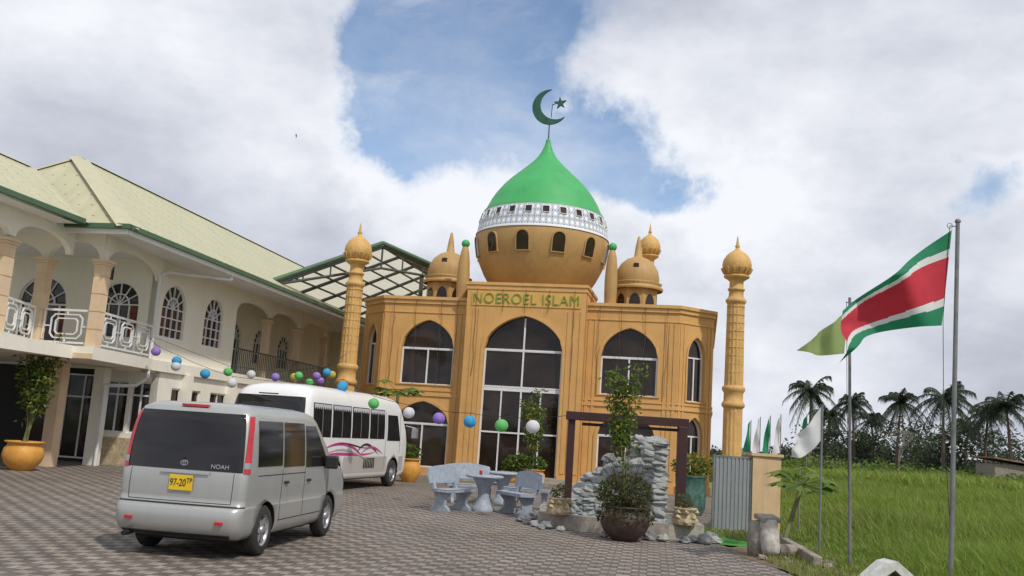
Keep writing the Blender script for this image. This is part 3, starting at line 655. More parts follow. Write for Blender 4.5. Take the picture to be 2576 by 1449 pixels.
for p in o.data.polygons:
    nrm=p.normal; hz=Vector((-nrm.y,nrm.x,0)).normalized(); up_=nrm.cross(hz)
    for li in p.loop_indices:
        v=o.data.vertices[o.data.loops[li].vertex_index].co; uvl.data[li].uv=(v.dot(hz),v.dot(up_))
def cap(b_,a,c,w_=.16):
    a=Vector(a)+Vector((0,0,.03));c=Vector(c)+Vector((0,0,.03)); d=(c-a).normalized(); s_=d.cross(Vector((0,0,1))).normalized()*w_
    dn=Vector((0,0,-.08)); b_.add([a+s_+dn,a,a-s_+dn,c+s_+dn,c,c-s_+dn],[(0,1,4,3),(1,2,5,4)])
q=B(); cap(q,(RX,-1.1,RZ),(RX,19,RZ)); cap(q,(RX,-1.1,RZ),(EX,-4.35,EZ),.30); cap(q,(RX,-1.1,RZ),(LX,-4.35,EZ)); cap(q,(WR,-3,WRZ),(WR,-14,WRZ)); cap(q,(WR,-3,WRZ),(W_E,-4.7,WZ),.26)
q.obj('ridge_cap',M['ridge'],o)
q=B(); sz=EZ-.1
q.add([(LX,-4.3,sz),(EX-.05,-4.3,sz),(EX-.05,21,sz),(LX,21,sz)],[(0,1,2,3)]); q.add([(-6.6,-14,WZ-.12),(W_E-.05,-14,WZ-.12),(W_E-.05,-4.75,WZ-.12),(-6.6,-4.75,WZ-.12)],[(0,1,2,3)])
q.obj('soffit',M['soffit'],lb)
q=B(); gy=.13
q.box((EX+.04,8.3,EZ-.02),(.12,25.4,gy)); q.box(((LX+EX)/2,-4.4,EZ-.02),(EX-LX+.2,.12,gy)); q.box((W_E+.04,-9.3,WZ-.02),(.12,9.4,gy)); q.box((-2.9,-4.64,WZ-.02),(6.7,.12,gy))
q.obj('gutter',M['gutter'],lb)
q=B(); q.box((EX-.02,8.3,EZ-.15),(.05,25.2,.14)); q.box(((LX+EX)/2,-4.34,EZ-.15),(EX-LX,.05,.14)); q.obj('fascia_board',M['soffit'],lb)
q=B(); q.path([(EX-.1,1.9,EZ-.1),(EX-.1,1.9,EZ-.35),(.25,.2,EZ-.45),(.12,-.12,EZ-.6),(.12,-.12,2.7),(-.2,-.2,2.45),(-1.0,-.5,2.4),(-1.0,-.5,0)],.055,8); q.obj('drainpipe',M['white'],lb)
q=B(); q.box((.35,-3.2,5.45),(.26,.25,.42)); q.obj('loudspeaker',M['black'],lb)
def rail(p0,p1,z=3.3,h=.98):
    p0=Vector((p0[0],p0[1],0));p1=Vector((p1[0],p1[1],0)); d=p1-p0; Lg=d.length; a=d.normalized(); nn=a.cross(Vector((0,0,1)))
    b_=B(); t=.04
    def bar(x0,z0_,x1,z1_,w_=.032):
        A0=p0+a*x0+Vector((0,0,z+z0_)); A1=p0+a*x1+Vector((0,0,z+z1_)); dd=(A1-A0); m_=dd.normalized(); s_=m_.cross(nn).normalized()*w_/2; k=nn*t/2
        vs=[A0+s_+k,A0-s_+k,A0-s_-k,A0+s_-k,A1+s_+k,A1-s_+k,A1-s_-k,A1+s_-k]
        b_.add(vs,[(0,1,2,3),(4,5,6,7),(0,1,5,4),(1,2,6,5),(2,3,7,6),(3,0,4,7)])
    bar(0,h,Lg,h,.06); bar(0,.1,Lg,.1,.05)
    n_=max(1,round(Lg/1.25)); cw=Lg/n_
    for i in range(n_):
        x0=i*cw; x1=x0+cw; cx=(x0+x1)/2; cz=.1+(h-.1)/2
        bar(x0,.1,x0,h); bar(x1,.1,x1,h)
        for hw,hh,c_ in ((cw*.34,.32,.11),(cw*.24,.21,.07)):
            P=[(cx-hw+c_,cz-hh),(cx+hw-c_,cz-hh),(cx+hw,cz-hh+c_),(cx+hw,cz+hh-c_),(cx+hw-c_,cz+hh),(cx-hw+c_,cz+hh),(cx-hw,cz+hh-c_),(cx-hw,cz-hh+c_)]
            for j in range(8): bar(*P[j],*P[(j+1)%8])
        bar(x0,cz,cx-cw*.34,cz); bar(cx+cw*.34,cz,x1,cz); bar(cx,h,cx,cz+.32); bar(cx,.1,cx,cz-.32)
    b_.obj('railing',M['white'],lb)
rail((-1.05,-3.62),(.32,-3.62)); rail((.50,-3.42),(.10,-.15)); rail((-4.7,-3.6),(-1.45,-3.6)); rail((-.45,-6.0),(-1.15,-3.9)); 
q=B(); 
for i in range(60): q.box((.02,5.6+i*.16,3.75),(.02,.02,.9))
q.box((.02,10.4,4.22),(.05,9.7,.05)); q.obj('gallery_railing',M['greensteel'],lb)
# ------------------------------------------------------------------ vehicles
class Loft:
    def __init__(s,lev,bow=.04): s.lev=lev; s.bow=bow
    def at(s,z):
        l=s.lev
        if z<=l[0][0]: return l[0][1:]
        for a,b_ in zip(l,l[1:]):
            if z<=b_[0]:
                t=(z-a[0])/(b_[0]-a[0]); return tuple(x+(y-x)*t for x,y in zip(a[1:],b_[1:]))
        return l[-1][1:]
    def p(s,q_,z):
        yr,yf,hw,cr_=s.at(z); sg=-1 if q_<0 else 1; q_=abs(q_)
        if q_<=1: x=q_*(hw-cr_);y=yr
        elif q_<=2: a=(q_-1)*math.pi/2; x=hw-cr_+cr_*math.sin(a); y=yr+cr_-cr_*math.cos(a)
        elif q_<=3: x=hw; y=yr+cr_+(q_-2)*(yf-yr-2*cr_)
        elif q_<=4: a=(q_-3)*math.pi/2; x=hw-cr_+cr_*math.cos(a); y=yf-cr_+cr_*math.sin(a)
        else: x=(5-q_)*(hw-cr_); y=yf
        mid=(yr+yf)/2
        y+= s.bow*(x/hw)**2*(1 if y<mid else -2.2)*min(1,abs(y-mid)/(mid-yr)*1.0) if (q_<2 or q_>3) else 0
        if 2<=q_<=3:
            e_=abs(q_-2.5)*2; y+= (s.bow if q_<2.5 else -2.2*s.bow)*e_
        return Vector((sg*x,y,z))
    def qy(s,y,z):
        yr,yf,hw,cr_=s.at(z); t=(y-yr-cr_)/(yf-yr-2*cr_); return 2+max(0,min(1,t))
    def n(s,q_,z):
        e=1e-3; du=s.p(q_+e,z)-s.p(q_-e,z); dz=s.p(q_,z+.01)-s.p(q_,z-.01); v=du.cross(dz)
        if v.length<1e-9: return Vector((0,-1,0))
        v.normalize(); c=s.p(q_,z); yr,yf,hw,_=s.at(z); o_=Vector((c.x,c.y-(yr+yf)/2,0))
        return v if v.dot(Vector((o_.x/hw,o_.y/(yf-yr)*2,0)))>0 else -v
    def body(s,nz=2):
        qs=[i/5 for i in range(5)]+[1+i/6 for i in range(6)]+[2+i/14 for i in range(14)]+[3+i/6 for i in range(6)]+[4+i/5 for i in range(5)]
        ring_=qs+[5]+[-x for x in qs[::-1]][:-1]
        Z=[]
        for a,b_ in zip(s.lev,s.lev[1:]):
            for k in range(nz): Z.append(a[0]+(b_[0]-a[0])*k/nz)
        Z.append(s.lev[-1][0]); N=len(ring_); b=B(); vs=[s.p(x,z) for z in Z for x in ring_]
        fs=[(j*N+i,j*N+(i+1)%N,(j+1)*N+(i+1)%N,(j+1)*N+i) for j in range(len(Z)-1) for i in range(N)]
        b.add(vs,fs,0,True); b.f.append(tuple(range(N-1,-1,-1)));b.m.append(1);b.s.append(False)
        b.f.append(tuple(range((len(Z)-1)*N,len(Z)*N)));b.m.append(0);b.s.append(True)
        return b
    def patch(s,b,q0,q1,z0,z1,off=.006,m=0,nq=8,nz=5):
        f0=q0 if callable(q0) else (lambda z:q0); f1=q1 if callable(q1) else (lambda z:q1)
        vs=[]
        for j in range(nz+1):
            z=z0+(z1-z0)*j/nz
            for i in range(nq+1):
                qq=f0(z)+(f1(z)-f0(z))*i/nq; vs.append(s.p(qq,z)+s.n(qq,z)*off)
        b.add(vs,[(j*(nq+1)+i,j*(nq+1)+i+1,(j+1)*(nq+1)+i+1,(j+1)*(nq+1)+i) for j in range(nz) for i in range(nq)],m,True)
def cut(b,cyl,mats,name):
    bo=b.obj('tmpbody',mats,fix=True)
    cuts=[]
    for (x0,x1,y,z,r) in cyl:
        c=B(); c.tube((x0,y,z),(x1,y,z),r,n=36,m=1,sm=False); k=c.obj('tmpcut',mats,fix=True); cuts.append(k)
        md=bo.modifiers.new('b','BOOLEAN'); md.operation='DIFFERENCE'; md.solver='EXACT'; md.object=k
    dg=bpy.context.evaluated_depsgraph_get(); dg.update()
    me=bpy.data.meshes.new_from_object(bo.evaluated_get(dg)); me.name=name
    for k in cuts: bpy.data.objects.remove(k)
    bpy.data.objects.remove(bo)
    o=bpy.data.objects.new(name,me); COL.objects.link(o); return o
def wheel(parent,x,y,r,w_,side,spokes=6,steel=False):
    t=B(); pr=[(r*.62,-w_/2),(r*.9,-w_/2),(r*.98,-w_/2+.025),(r,-w_/2+.05),(r,w_/2-.05),(r*.98,w_/2-.025),(r*.9,w_/2),(r*.62,w_/2)]
    t.lathe(pr,n=36,ax='X'); o=t.obj('wheel',M['tyre'],parent,(x,y,r))
    h=B(); s_=side; xf=s_*(w_/2-.01)
    h.lathe([(r*.66,xf),(r*.64,xf+s_*.008),(r*.58,xf),(r*.56,xf-s_*.05)],n=32,ax='X')
    h.lathe([(r*.57,xf-s_*.06),(.0,xf-s_*.06)],n=32,ax='X',m=1)
    if steel: 
        h.lathe([(r*.52,xf-s_*.055),(r*.42,xf-s_*.02),(r*.25,xf-s_*.02),(r*.2,xf+s_*.02),(0,xf+s_*.03)],n=24,ax='X')
        for i in range(8):
            an=i*math.pi/4; c=Vector((xf-s_*.025,math.cos(an)*r*.46,math.sin(an)*r*.46)); h.tube(c,c+Vector((s_*.015,0,0)),r*.06,n=8,m=1)
    else:
        for i in range(spokes):
            an=2*math.pi*i/spokes; d=Vector((0,math.cos(an),math.sin(an))); tt=Vector((0,-math.sin(an),math.cos(an))); xx=Vector((xf-s_*.015,0,0)); k=Vector((-s_*.03,0,0))
            w0,w1=r*.10,r*.075; p=[xx+tt*w0+d*r*.1,xx-tt*w0+d*r*.1,xx-tt*w1+d*r*.6,xx+tt*w1+d*r*.6]; h.add(p+[v+k for v in p],[(0,1,2,3),(0,1,5,4),(1,2,6,5),(2,3,7,6),(3,0,4,7)])
        h.lathe([(r*.18,xf-s_*.04),(r*.17,xf),(r*.1,xf+s_*.012),(0,xf+s_*.012)],n=16,ax='X')
    h.obj('rim',[M['rim'],M['dark']],o)
# ---- van
van=thing('parked_car','silver minivan with dark tinted windows parked on the paving','car',(-3.85,11.50,0),rad(-8)); van.scale=(.955,.95,1.01)
VL=Loft([(.24,.12,4.28,.77,.12),(.30,.02,4.38,.82,.14),(.40,-.03,4.42,.845,.15),(.57,-.03,4.43,.85,.15),(.61,.0,4.42,.85,.14),(.63,.055,4.38,.842,.10),(.80,.05,4.34,.85,.10),(1.0,.06,4.18,.85,.10),(1.04,.07,4.05,.848,.10),(1.07,.072,3.72,.845,.10),(1.3,.095,3.42,.83,.10),(1.55,.14,3.08,.805,.11),(1.68,.17,2.92,.785,.12),(1.76,.21,2.8,.755,.13),(1.81,.29,2.66,.69,.16),(1.84,.42,2.45,.56,.2),(1.855,.8,2.1,.3,.2)])
vb=cut(VL.body(),[(.5,1.0,.88,.31,.355),(-1,-.5,.88,.31,.355),(.5,1,3.50,.31,.355),(-1,-.5,3.50,.31,.355)],[M['silver'],M['dark']],'body'); vb.parent=van
for x,sd_ in ((.74,1),(-.74,-1)):
    for y in (.88,3.50): wheel(van,x,y,.31,.19,sd_)
q=B(); VL.patch(q,-1.28,1.28,1.03,1.72,.006,0,24,8)
q.obj('rear_window',M['carglass'],van)
def sidewin(L_,parent,ya,yb,z0,z1,side,name='side_window',mt='carglass',off=.006,nq=6):
    q=B(); L_.patch(q,lambda z:side*L_.qy(ya(z) if callable(ya) else ya,z),lambda z:side*L_.qy(yb(z) if callable(yb) else yb,z),z0,z1,off,0,nq,6); return q.obj(name,M[mt],parent)
for sd_ in (1,-1):
    sidewin(VL,van,.42,1.30,1.10,1.66,sd_); sidewin(VL,van,1.36,2.22,1.08,1.66,sd_)
    sidewin(VL,van,2.29,lambda z:3.42-(z-1.05)*1.15,1.06,1.63,sd_)
    lq=1.32 if sd_>0 else .98
    q=B(); VL.patch(q,lambda z:sd_*(lq+.30*(z-1.0)),lambda z:sd_*(1.97),1.02,1.70,.012,0,8,8); q.obj('tail_lamp',M['red'],van)
    q=B(); VL.patch(q,lambda z:sd_*(lq+.03),lambda z:sd_*(1.9),1.08,1.15,.016,0,8,3); q.obj('indicator_lamp',M['rim'],van)
    q=B()
    for yy in (1.33,2.255,3.38): VL.patch(q,lambda z:sd_*VL.qy(yy-.006,z),lambda z:sd_*VL.qy(yy+.006,z),.42,1.03 if yy>3 else 1.05,.003,0,1,8)
    VL.patch(q,lambda z:sd_*VL.qy(.45,z),lambda z:sd_*VL.qy(2.25,z),.985,.995,.004,0,12,1)
    VL.patch(q,lambda z:sd_*VL.qy(1.3,z),lambda z:sd_*VL.qy(3.2,z),.40,.41,.003,0,12,1)
    q.obj('door_seam',M['black'],van)
    for yy in (2.42,1.5):
        q=B(); q.box((sd_*.862,yy,.88),(.03,.14,.035)); q.obj('door_handle',M['black'],van,bevel=.008)
    q=B(); q.box((sd_*.96,3.12,1.12),(.20,.11,.19),rz=sd_*.15); q.box((sd_*.84,3.14,1.07),(.12,.05,.05)); q.obj('wing_mirror',M['black'],van,bevel=.03)
    q=B(); q.box((sd_*.60,-.022,.44),(.10,.03,.035)); q.obj('reflector',M['red'],van)
q=B(); VL.patch(q,-1.9,1.9,.618,.634,.004,0,30,2); VL.patch(q,-.92,.92,.655,.662,.003,0,10,1)
VL.patch(q,.915,.925,.66,1.02,.003,0,1,5); VL.patch(q,-.925,-.915,.66,1.02,.003,0,1,5)
VL.patch(q,-1.2,1.2,.25,.30,.006,0,20,2); q.obj('tailgate_seam',M['black'],van)
q=B(); VL.patch(q,-.30,.40,.76,.99,-.012,0,6,3); q.obj('plate_recess',M['silver'],van)
q=B(); q.box((.02,.028,.875),(.31,.014,.18),0); pl=q.obj('licence_plate',M['plate'],van,bevel=.004)
text('plate_number','97-20',.12,(-.015,.018,.873),(rad(90),0,0),M['black'],pl,.002,.78); text('plate_number','TP',.082,(.137,.018,.902),(rad(90),0,0),M['black'],pl,.002,.85)
q=B(); VL.patch(q,-.36,.50,.985,1.018,.03,0,8,2); q.obj('tailgate_grip',M['silver'],van)
def ell(b,cx,cz,a,c,y,th=.010,n=24):
    o1=[(cx+a*math.cos(2*math.pi*i/n),cz+c*math.sin(2*math.pi*i/n)) for i in range(n)]; i1=[(cx+(a-th)*math.cos(2*math.pi*i/n),cz+(c-th)*math.sin(2*math.pi*i/n)) for i in range(n)]
    b.panel((0,y,0),(1,0,0),o1,[i1],.008)
q=B(); ell(q,.02,1.11,.052,.034,.062); ell(q,.02,1.11,.017,.032,.060,.007); ell(q,.02,1.127,.035,.014,.058,.007); q.obj('emblem',M['chrome'],van)
text('model_lettering','NOAH',.072,(.50,.068,1.085),(rad(88),0,rad(5)),M['chrome'],van,.003,1.1)
q=B(); q.tube((0,.10,1.18),(-.35,.14,1.36),.008,n=6); q.tube((0,.09,1.16),(0,.05,1.16),.02,n=8); q.obj('rear_wiper',M['black'],van)
q=B(); q.box((0,.25,1.80),(.36,.06,.03)); q.obj('brake_lamp',M['red'],van)
q=B(); q.tube((-.62,-.06,.25),(-.62,.3,.26),.03,n=10); q.box((0,1.9,.26),(1.3,3.2,.14)); q.box((.66,1.28,.20),(.16,.02,.22)); q.box((-.66,1.28,.20),(.16,.02,.22)); q.obj('underbody',M['dark'],van)
for sd_ in (1,-1):
    q=B(); VL.patch(q,lambda z:sd_*3.3,lambda z:sd_*4.4,.72,.92,.01,0,8,3); q.obj('headlight',M['chrome'],van)
q=B(); VL.patch(q,3.9,5.0,1.10,1.62,.006,0,8,5); VL.patch(q,-5.0,-3.9,1.10,1.62,.006,0,8,5); q.obj('windscreen',M['carglass'],van)
# ---- bus
bus=thing('minibus','white minibus with grey skirt and pink swooshes','bus',(-5.66,22.45,0),rad(-14.5)); bus.scale=(1.02,1.04,1.02)
BL=Loft([(.30,.15,6.85,.95,.16),(.42,.03,6.95,1.0,.2),(.95,.0,7.0,1.02,.2),(1.3,.0,6.97,1.02,.2),(1.6,.03,6.85,1.015,.2),(2.0,.09,6.62,.99,.22),(2.2,.13,6.48,.97,.24),(2.36,.2,6.35,.92,.27),(2.46,.32,6.2,.84,.3),(2.53,.5,5.95,.70,.32),(2.57,.8,5.6,.5,.3),(2.585,1.2,5.2,.3,.25)],.05)
bo=cut(BL.body(),[(.6,1.2,1.85,.38,.45),(-1.2,-.6,1.85,.38,.45),(.6,1.2,5.78,.38,.45),(-1.2,-.6,5.78,.38,.45)],[M['buswhite'],M['dark']],'body'); bo.parent=bus
for x,sd_ in ((.90,1),(-.90,-1)):
    for y in (1.85,5.78): wheel(bus,x,y,.38,.22,sd_,steel=True)
q=B(); BL.patch(q,-1.45,1.45,1.55,2.24,.008,0,20,8); q.obj('rear_window',M['carglass'],bus)
for sd_ in (1,-1):
    for i,(a_,c_) in enumerate(((.42,1.42),(1.5,2.62),(2.7,3.82),(3.9,4.98))):
        wn_=sidewin(BL,bus,a_,c_,1.34,2.14,sd_,off=.008,mt='busglass')
        q=B(); BL.patch(q,lambda z:sd_*BL.qy((a_+c_)/2-.015,z),lambda z:sd_*BL.qy((a_+c_)/2+.015,z),1.36,2.12,.012,0,1,4); q.obj('frame',M['rim'],wn_)
        q=B(); k=9
        for j in range(k):
            y0=a_+.03+(c_-a_-.06)*j/k; y1=a_+.03+(c_-a_-.06)*(j+1)/k; ym=(y0+y1)/2
            pv=[BL.p(sd_*BL.qy(y,z),z)+Vector((sd_*.011,0,0)) for y,z in ((y0,2.12),(y1,2.12),(y1,2.06),(ym,1.99),(y0,2.06))]; q.add(pv,[(0,1,2,3,4)])
        q.obj('curtain',M['curtain'],wn_)
    sidewin(BL,bus,5.22,lambda z:6.25-(z-1.3)*.35,1.30,2.02,sd_,off=.008,mt='busglass')
    q=B(); 
    for yy in (5.1,6.25): BL.patch(q,lambda z:sd_*BL.qy(yy-.008,z),lambda z:sd_*BL.qy(yy+.008,z),.5 if yy<6 else .95,2.1,.005,0,1,8)
    q.obj('door_seam',M['black'],bus)
    q=B(); 
    for y0,y1 in ((.3,1.38),(2.32,5.31),(6.25,6.6)): BL.patch(q,lambda z:sd_*BL.qy(y0,z),lambda z:sd_*BL.qy(y1,z),.44,.86,.004,0,12,3)
    q.obj('skirt',M['busgrey'],bus)
    q=B()
    for j in range(7): q.box((sd_*1.012,3.65+.11*j,.68),(.03,.05,.24))
    q.box((sd_*1.012,3.98,.81),(.028,.74,.02)); q.obj('vent',M['black'],bus)
    def ribbon(pts,wd,mt,off_):
        q=B(); N=28; P=[]
        for i in range(N+1):
            t=i/N; n_=len(pts)-1; P.append(sum((Vector(pts[k])*math.comb(n_,k)*t**k*(1-t)**(n_-k) for k in range(n_+1)),Vector((0,0))))
        vs=[]
        for i,p_ in enumerate(P):
            d=(P[min(N,i+1)]-P[max(0,i-1)]).normalized(); nn=Vector((-d.y,d.x)); w_=wd*math.sin(math.pi*(.02+.96*i/N))/2
            for e_ in (1,-1):
                v=p_+nn*w_*e_; vs.append((sd_*(BL.at(v.y)[2]+off_),v.x,v.y))
        q.add(vs,[(2*i,2*i+1,2*i+3,2*i+2) for i in range(N)]); q.obj('decal',M[mt],bus)
    ribbon([(.9,.98),(2.0,1.34),(2.9,1.20),(3.6,.80)],.08,'pink',.007); ribbon([(1.6,1.12),(2.5,1.34),(3.4,1.0),(3.8,1.12)],.035,'black',.009)
    ribbon([(.8,.84),(2.0,1.08),(3.0,.78),(4.4,1.0)],.07,'pink',.011); ribbon([(3.0,.88),(3.5,1.36),(4.0,1.20),(4.6,.90)],.06,'black',.013); ribbon([(1.2,.92),(2.2,1.2),(3.1,.95),(4.0,.74)],.05,'busgrey',.015); ribbon([(3.3,.9),(3.9,1.26),(4.4,1.1),(4.9,.92)],.05,'pink',.017)
q=B(); q.box((1.25,6.75,1.55),(.14,.18,.30)); q.tube((1.0,6.6,1.75),(1.25,6.75,1.7),.015,n=6); q.obj('wing_mirror',M['rim'],bus,bevel=.03)
q=B(); q.path([(.1,.05,1.62),(-.1,.02,1.75),(-.35,.06,1.95)],.012,6); q.tube((-.25,.08,2.28),(.25,.08,2.28),.015,n=6); q.obj('rear_wiper',M['black'],bus)
q=B(); BL.patch(q,-1.3,1.3,.44,.86,.004,0,16,3); q.obj('skirt',M['busgrey'],bus)
for sd_ in (1,-1):
    q=B(); BL.patch(q,lambda z:sd_*.85,lambda z:sd_*1.5,.95,1.2,.01,0,6,3); q.obj('tail_lamp',M['red'],bus)
q=B(); q.box((0,3.5,.35),(1.5,6.2,.2)); q.obj('underbody',M['dark'],bus)
# ------------------------------------------------------------------ benches and tables
def bench_make(loc,rz,label,back=True,name='garden_bench'):
    t=thing(name,label,'bench',loc,rz,'concrete garden seats around the tables')
    q=B(); q.plate((0,-.02,.44),(1,0,0),(0,1,0),[(-.56,-.22),(.56,-.22),(.60,0),(.56,.20),(-.56,.20),(-.60,0)],.06); q.obj('seat',M['marble'],t,bevel=.012)
    if back:
        q=B(); c,s_=math.cos(.16),math.sin(.16)
        p=[(-.56,.10),(.56,.10),(.60,.26),(.56,.42)]+[(.56-1.12*i/8,.42+.07*math.sin(math.pi*i/8)) for i in range(1,8)]+[(-.56,.42),(-.60,.26)]
        q.plate((0,.24,.48),(1,0,0),(0,s_,c),p,.05); q.obj('backrest',M['marble'],t,bevel=.012)
    for x in (-.40,.40):
        q=B(); p=[(-.22,0),(.27,0),(.27,.06),(.15,.14),(.15,.30),(.22,.40),(.27,.52),(.34,.86),(.29,.88),(.19,.50),(.12,.40) if back else (.2,.4),(-.22,.40),(-.11,.28),(-.11,.14),(-.22,.06)]
        if not back: p=[(-.2,0),(.2,0),(.2,.06),(.10,.16),(.10,.28),(.2,.40),(-.2,.40),(-.10,.28),(-.10,.16),(-.2,.06)]
        q.plate((x,0,0),(0,1,0),(0,0,1),p,.07); q.obj('leg',M['marble'],t,bevel=.01)
    return t
b0=bench_make((-1.0,20.9,0),rad(58),'blue-grey concrete bench with curved backrest')
copytree(b0,(.42,21.0,0),rad(-62)); copytree(b0,(-.75,23.4,0),rad(12)); 
b1=bench_make((.72,23.0,0),rad(-20),'low backless blue-grey concrete bench',False,'backless_bench')
copytree(b1,(.15,24.9,0),rad(5))
def table(loc):
    t=thing('garden_table','round blue-grey concrete table on a flared pedestal','table',loc,0,'concrete tables in the courtyard')
    q=B(); q.lathe([(0,.79),(.40,.79),(.43,.77),(.43,.74),(.38,.72),(0,.72)],n=28); q.obj('table_top',M['marble'],t)
    q=B(); q.lathe([(.27,0),(.27,.06),(.20,.12),(.13,.30),(.13,.45),(.20,.62),(.28,.73)],n=24); q.obj('pedestal',M['marble'],t)
    return t
t0=table((-.33,21.5,0)); copytree(t0,(.1,24.0,0),0)
q=B(); q.lathe([(0,0),(.035,0),(.04,.09),(.03,.1),(0,.1)],n=16); q.obj('red_cup',M['red'],loc=(-.42,21.4,.792),label='small red cup standing on the round table',cat='cup')
# ------------------------------------------------------------------ fountain
fo=thing('fountain','courtyard fountain with stacked stone wall, basin and maroon frame','fountain',(0,0,0))
q=B(); bs=[(.8,18.6),(1.6,18.15),(3.2,17.75),(3.9,18.0),(4.0,20.6),(1.0,21.0)]
ring(q,bs,0,0,.28,0,.22); q.obj('basin',M['tile'],fo)
q=B(); q.add([(x,y,.16) for x,y in offset(bs,-.2)],[tuple(range(6))]); q.obj('basin_water',M['water'],fo)
q=B(); q.box((1.38,19,1.05),(.14,.15,2.1)); q.box((3.60,18.9,1.05),(.18,.18,2.1)); q.box((2.49,18.95,2.18),(2.46,.18,.17)); q.box((2.6,19.1,2.03),(2.0,.1,.06)); q.obj('frame',M['maroon'],fo,bevel=.008)
q=B(); k=0
for layer,(yy) in enumerate((20.1,19.85)):
    x=1.35
    while x<3.40:
        if layer==0: top=.35+max(0,(x-1.4))*1.0 if x<2.3 else (1.30 if x<2.75 else 1.80)
        else: top=.30+max(0,(x-1.3))*.75 if x<2.5 else (1.25 if x<2.9 else 1.74)
        z=.02; cw=R.uniform(.20,.28)
        while z<top:
            hh=R.uniform(.10,.17); q.rock((x+R.uniform(-.02,.02),yy+R.uniform(-.03,.03),z+hh/2),(cw*R.uniform(1.35,1.6),R.uniform(.28,.34),hh*1.7),R.choice([0,0,0,0,1]),k,9); z+=hh*.8; k+=1
        x+=cw*.8
q.obj('stone_wall',[M['rock'],M['rockd']],fo)
rk=[(.75,18.5,.18),(.95,18.25,.20),(.62,18.9,.16),(1.2,17.95,.14),(.85,18.1,.13),(2.75,17.35,.22),(3.0,17.3,.2),(3.4,17.25,.18),(3.75,17.3,.24),(4.0,17.55,.2),(4.05,17.95,.22),(4.1,18.4,.18),(3.6,17.5,.18),(.5,19.4,.18),(.7,19.9,.2),(1.95,17.4,.14)]
for i,(x,y,d) in enumerate(rk):
    q=B(); q.rock((0,0,d*.25),(d*1.3,d,d*.9),0,100+i,9); q.obj('boulder',M['rockd'] if i%3 else M['rock'],loc=(x,y,0),label='rough pale grey rock beside the fountain basin' if i%3==0 else 'rough dark grey rock beside the fountain basin',cat='rock',group='rocks around the fountain')
def pot(parent,r,h,mt,n=28):
    q=B(); q.lathe([(r*.5,0),(r*.55,.03),(r*.85,h*.25),(r,h*.5),(r*.93,h*.75),(r*.78,h*.88),(r*.80,h*.92),(r*.95,h*.96),(r*.95,h),(r*.8,h),(r*.75,h*.93),(0,h*.92)],n=n); q.obj('pot',M[mt],parent)
def stems(parent,base,n,h,spread,lean,leaf,per,sz,seed,lowleaf=.35,mats=('leaf1','leaf2','leaf3','leafy'),wts=(0,0,0,1,1,2,2,2,3),clump=.16,thick=.012):
    r=random.Random(seed); q=B(); l=B()
    for i in range(n):
        a=r.uniform(0,6.28); sp=r.uniform(.2,1)*spread; hh=h*r.uniform(.62,1)
        p=Vector((base[0]+math.cos(a)*.06,base[1]+math.sin(a)*.06,base[2])); pts=[p]
        for k in range(1,8):
            t=k/7; pts.append(Vector((base[0]+math.cos(a)*sp*t**1.4+lean[0]*t*hh+r.uniform(-.03,.03),base[1]+math.sin(a)*sp*t**1.4+lean[1]*t*hh,base[2]+hh*t)))
        for k in range(7): q.tube(pts[k],pts[k+1],thick*(1-k*.1),thick*(.9-k*.1),5,cap=False)
        for k in range(per):
            t=lowleaf+(1-lowleaf)*r.random()**.8; j=min(6,int(t*7)); c=pts[j].lerp(pts[j+1],t*7-j)
            l.leaves(c+Vector((r.uniform(-.12,.12),r.uniform(-.06,.06),r.uniform(-.05,.05))),(clump,clump,clump*.8),leaf,sz,wts,r.randint(0,99999),.3,.8)
    q.obj('stem',M['stemg'],parent); l.obj('foliage',[M[x] for x in mats],parent)
P=thing('potted_plant','tall leafy shrub in a round dark clay pot','potted plant',(2.28,17.05,0))
pot(P,.44,.60,'darkpot'); stems(P,(0,0,.5),9,2.65,.28,(-.05,0),12,15,.085,11,.48,clump=.15)
q=B(); q.leaves((-.02,0,.82),(.50,.45,.36),2000,.07,(0,0,1,2),5,0,.6); q.leaves((0,-.1,.48),(.54,.5,.24),1200,.07,(0,0,1),6,.5,.7)
for i in range(110):
    a=R.uniform(0,6.28); q.tube((0,0,.6),(math.cos(a)*R.uniform(.2,.6),math.sin(a)*.5,R.uniform(.5,1.5)),.006,.003,4,3,False)
q.obj('shrub_foliage',[M['brush'],M['leaf2'],M['leaf1'],M['brush']],P)
P=thing('potted_plant','slim leafy plant in an orange clay pot by the entrance','potted plant',(1.15,32.6,0)); pot(P,.42,.62,'pot'); stems(P,(0,0,.5),8,3.3,.42,(-.03,0),11,14,.13,21,.35,clump=.22)
q=B(); q.leaves((-.3,0,.8),(.7,.4,.32),600,.16,(0,1,2),7); q.obj('low_foliage',[M['leaf1'],M['leaf2'],M['leaf3']],P)
P=thing('potted_plant','low plant in an orange clay pot beside the bus','potted plant',(-2.95,31.0,0)); pot(P,.38,.76,'pot'); q=B(); q.leaves((0,0,.95),(.3,.3,.25),200,.16,(0,1,2),8); q.obj('foliage',[M['leaf1'],M['leaf2'],M['leaf3']],P)
P=thing('potted_plant','squat orange clay pot with a few leaves','potted plant',(.35,32.8,0)); pot(P,.34,.5,'pot'); q=B(); q.leaves((0,0,.65),(.3,.3,.22),160,.14,(0,1,2),8); q.obj('foliage',[M['leaf1'],M['leaf2'],M['leaf3']],P)
P=thing('potted_plant','bushy bamboo-like plant in a large orange pot','potted plant',(-12.30,24.6,0)); pot(P,.50,.74,'pot'); stems(P,(0,0,.65),22,2.9,.62,(.10,0),7,10,.14,31,.38,clump=.2,thick=.016)
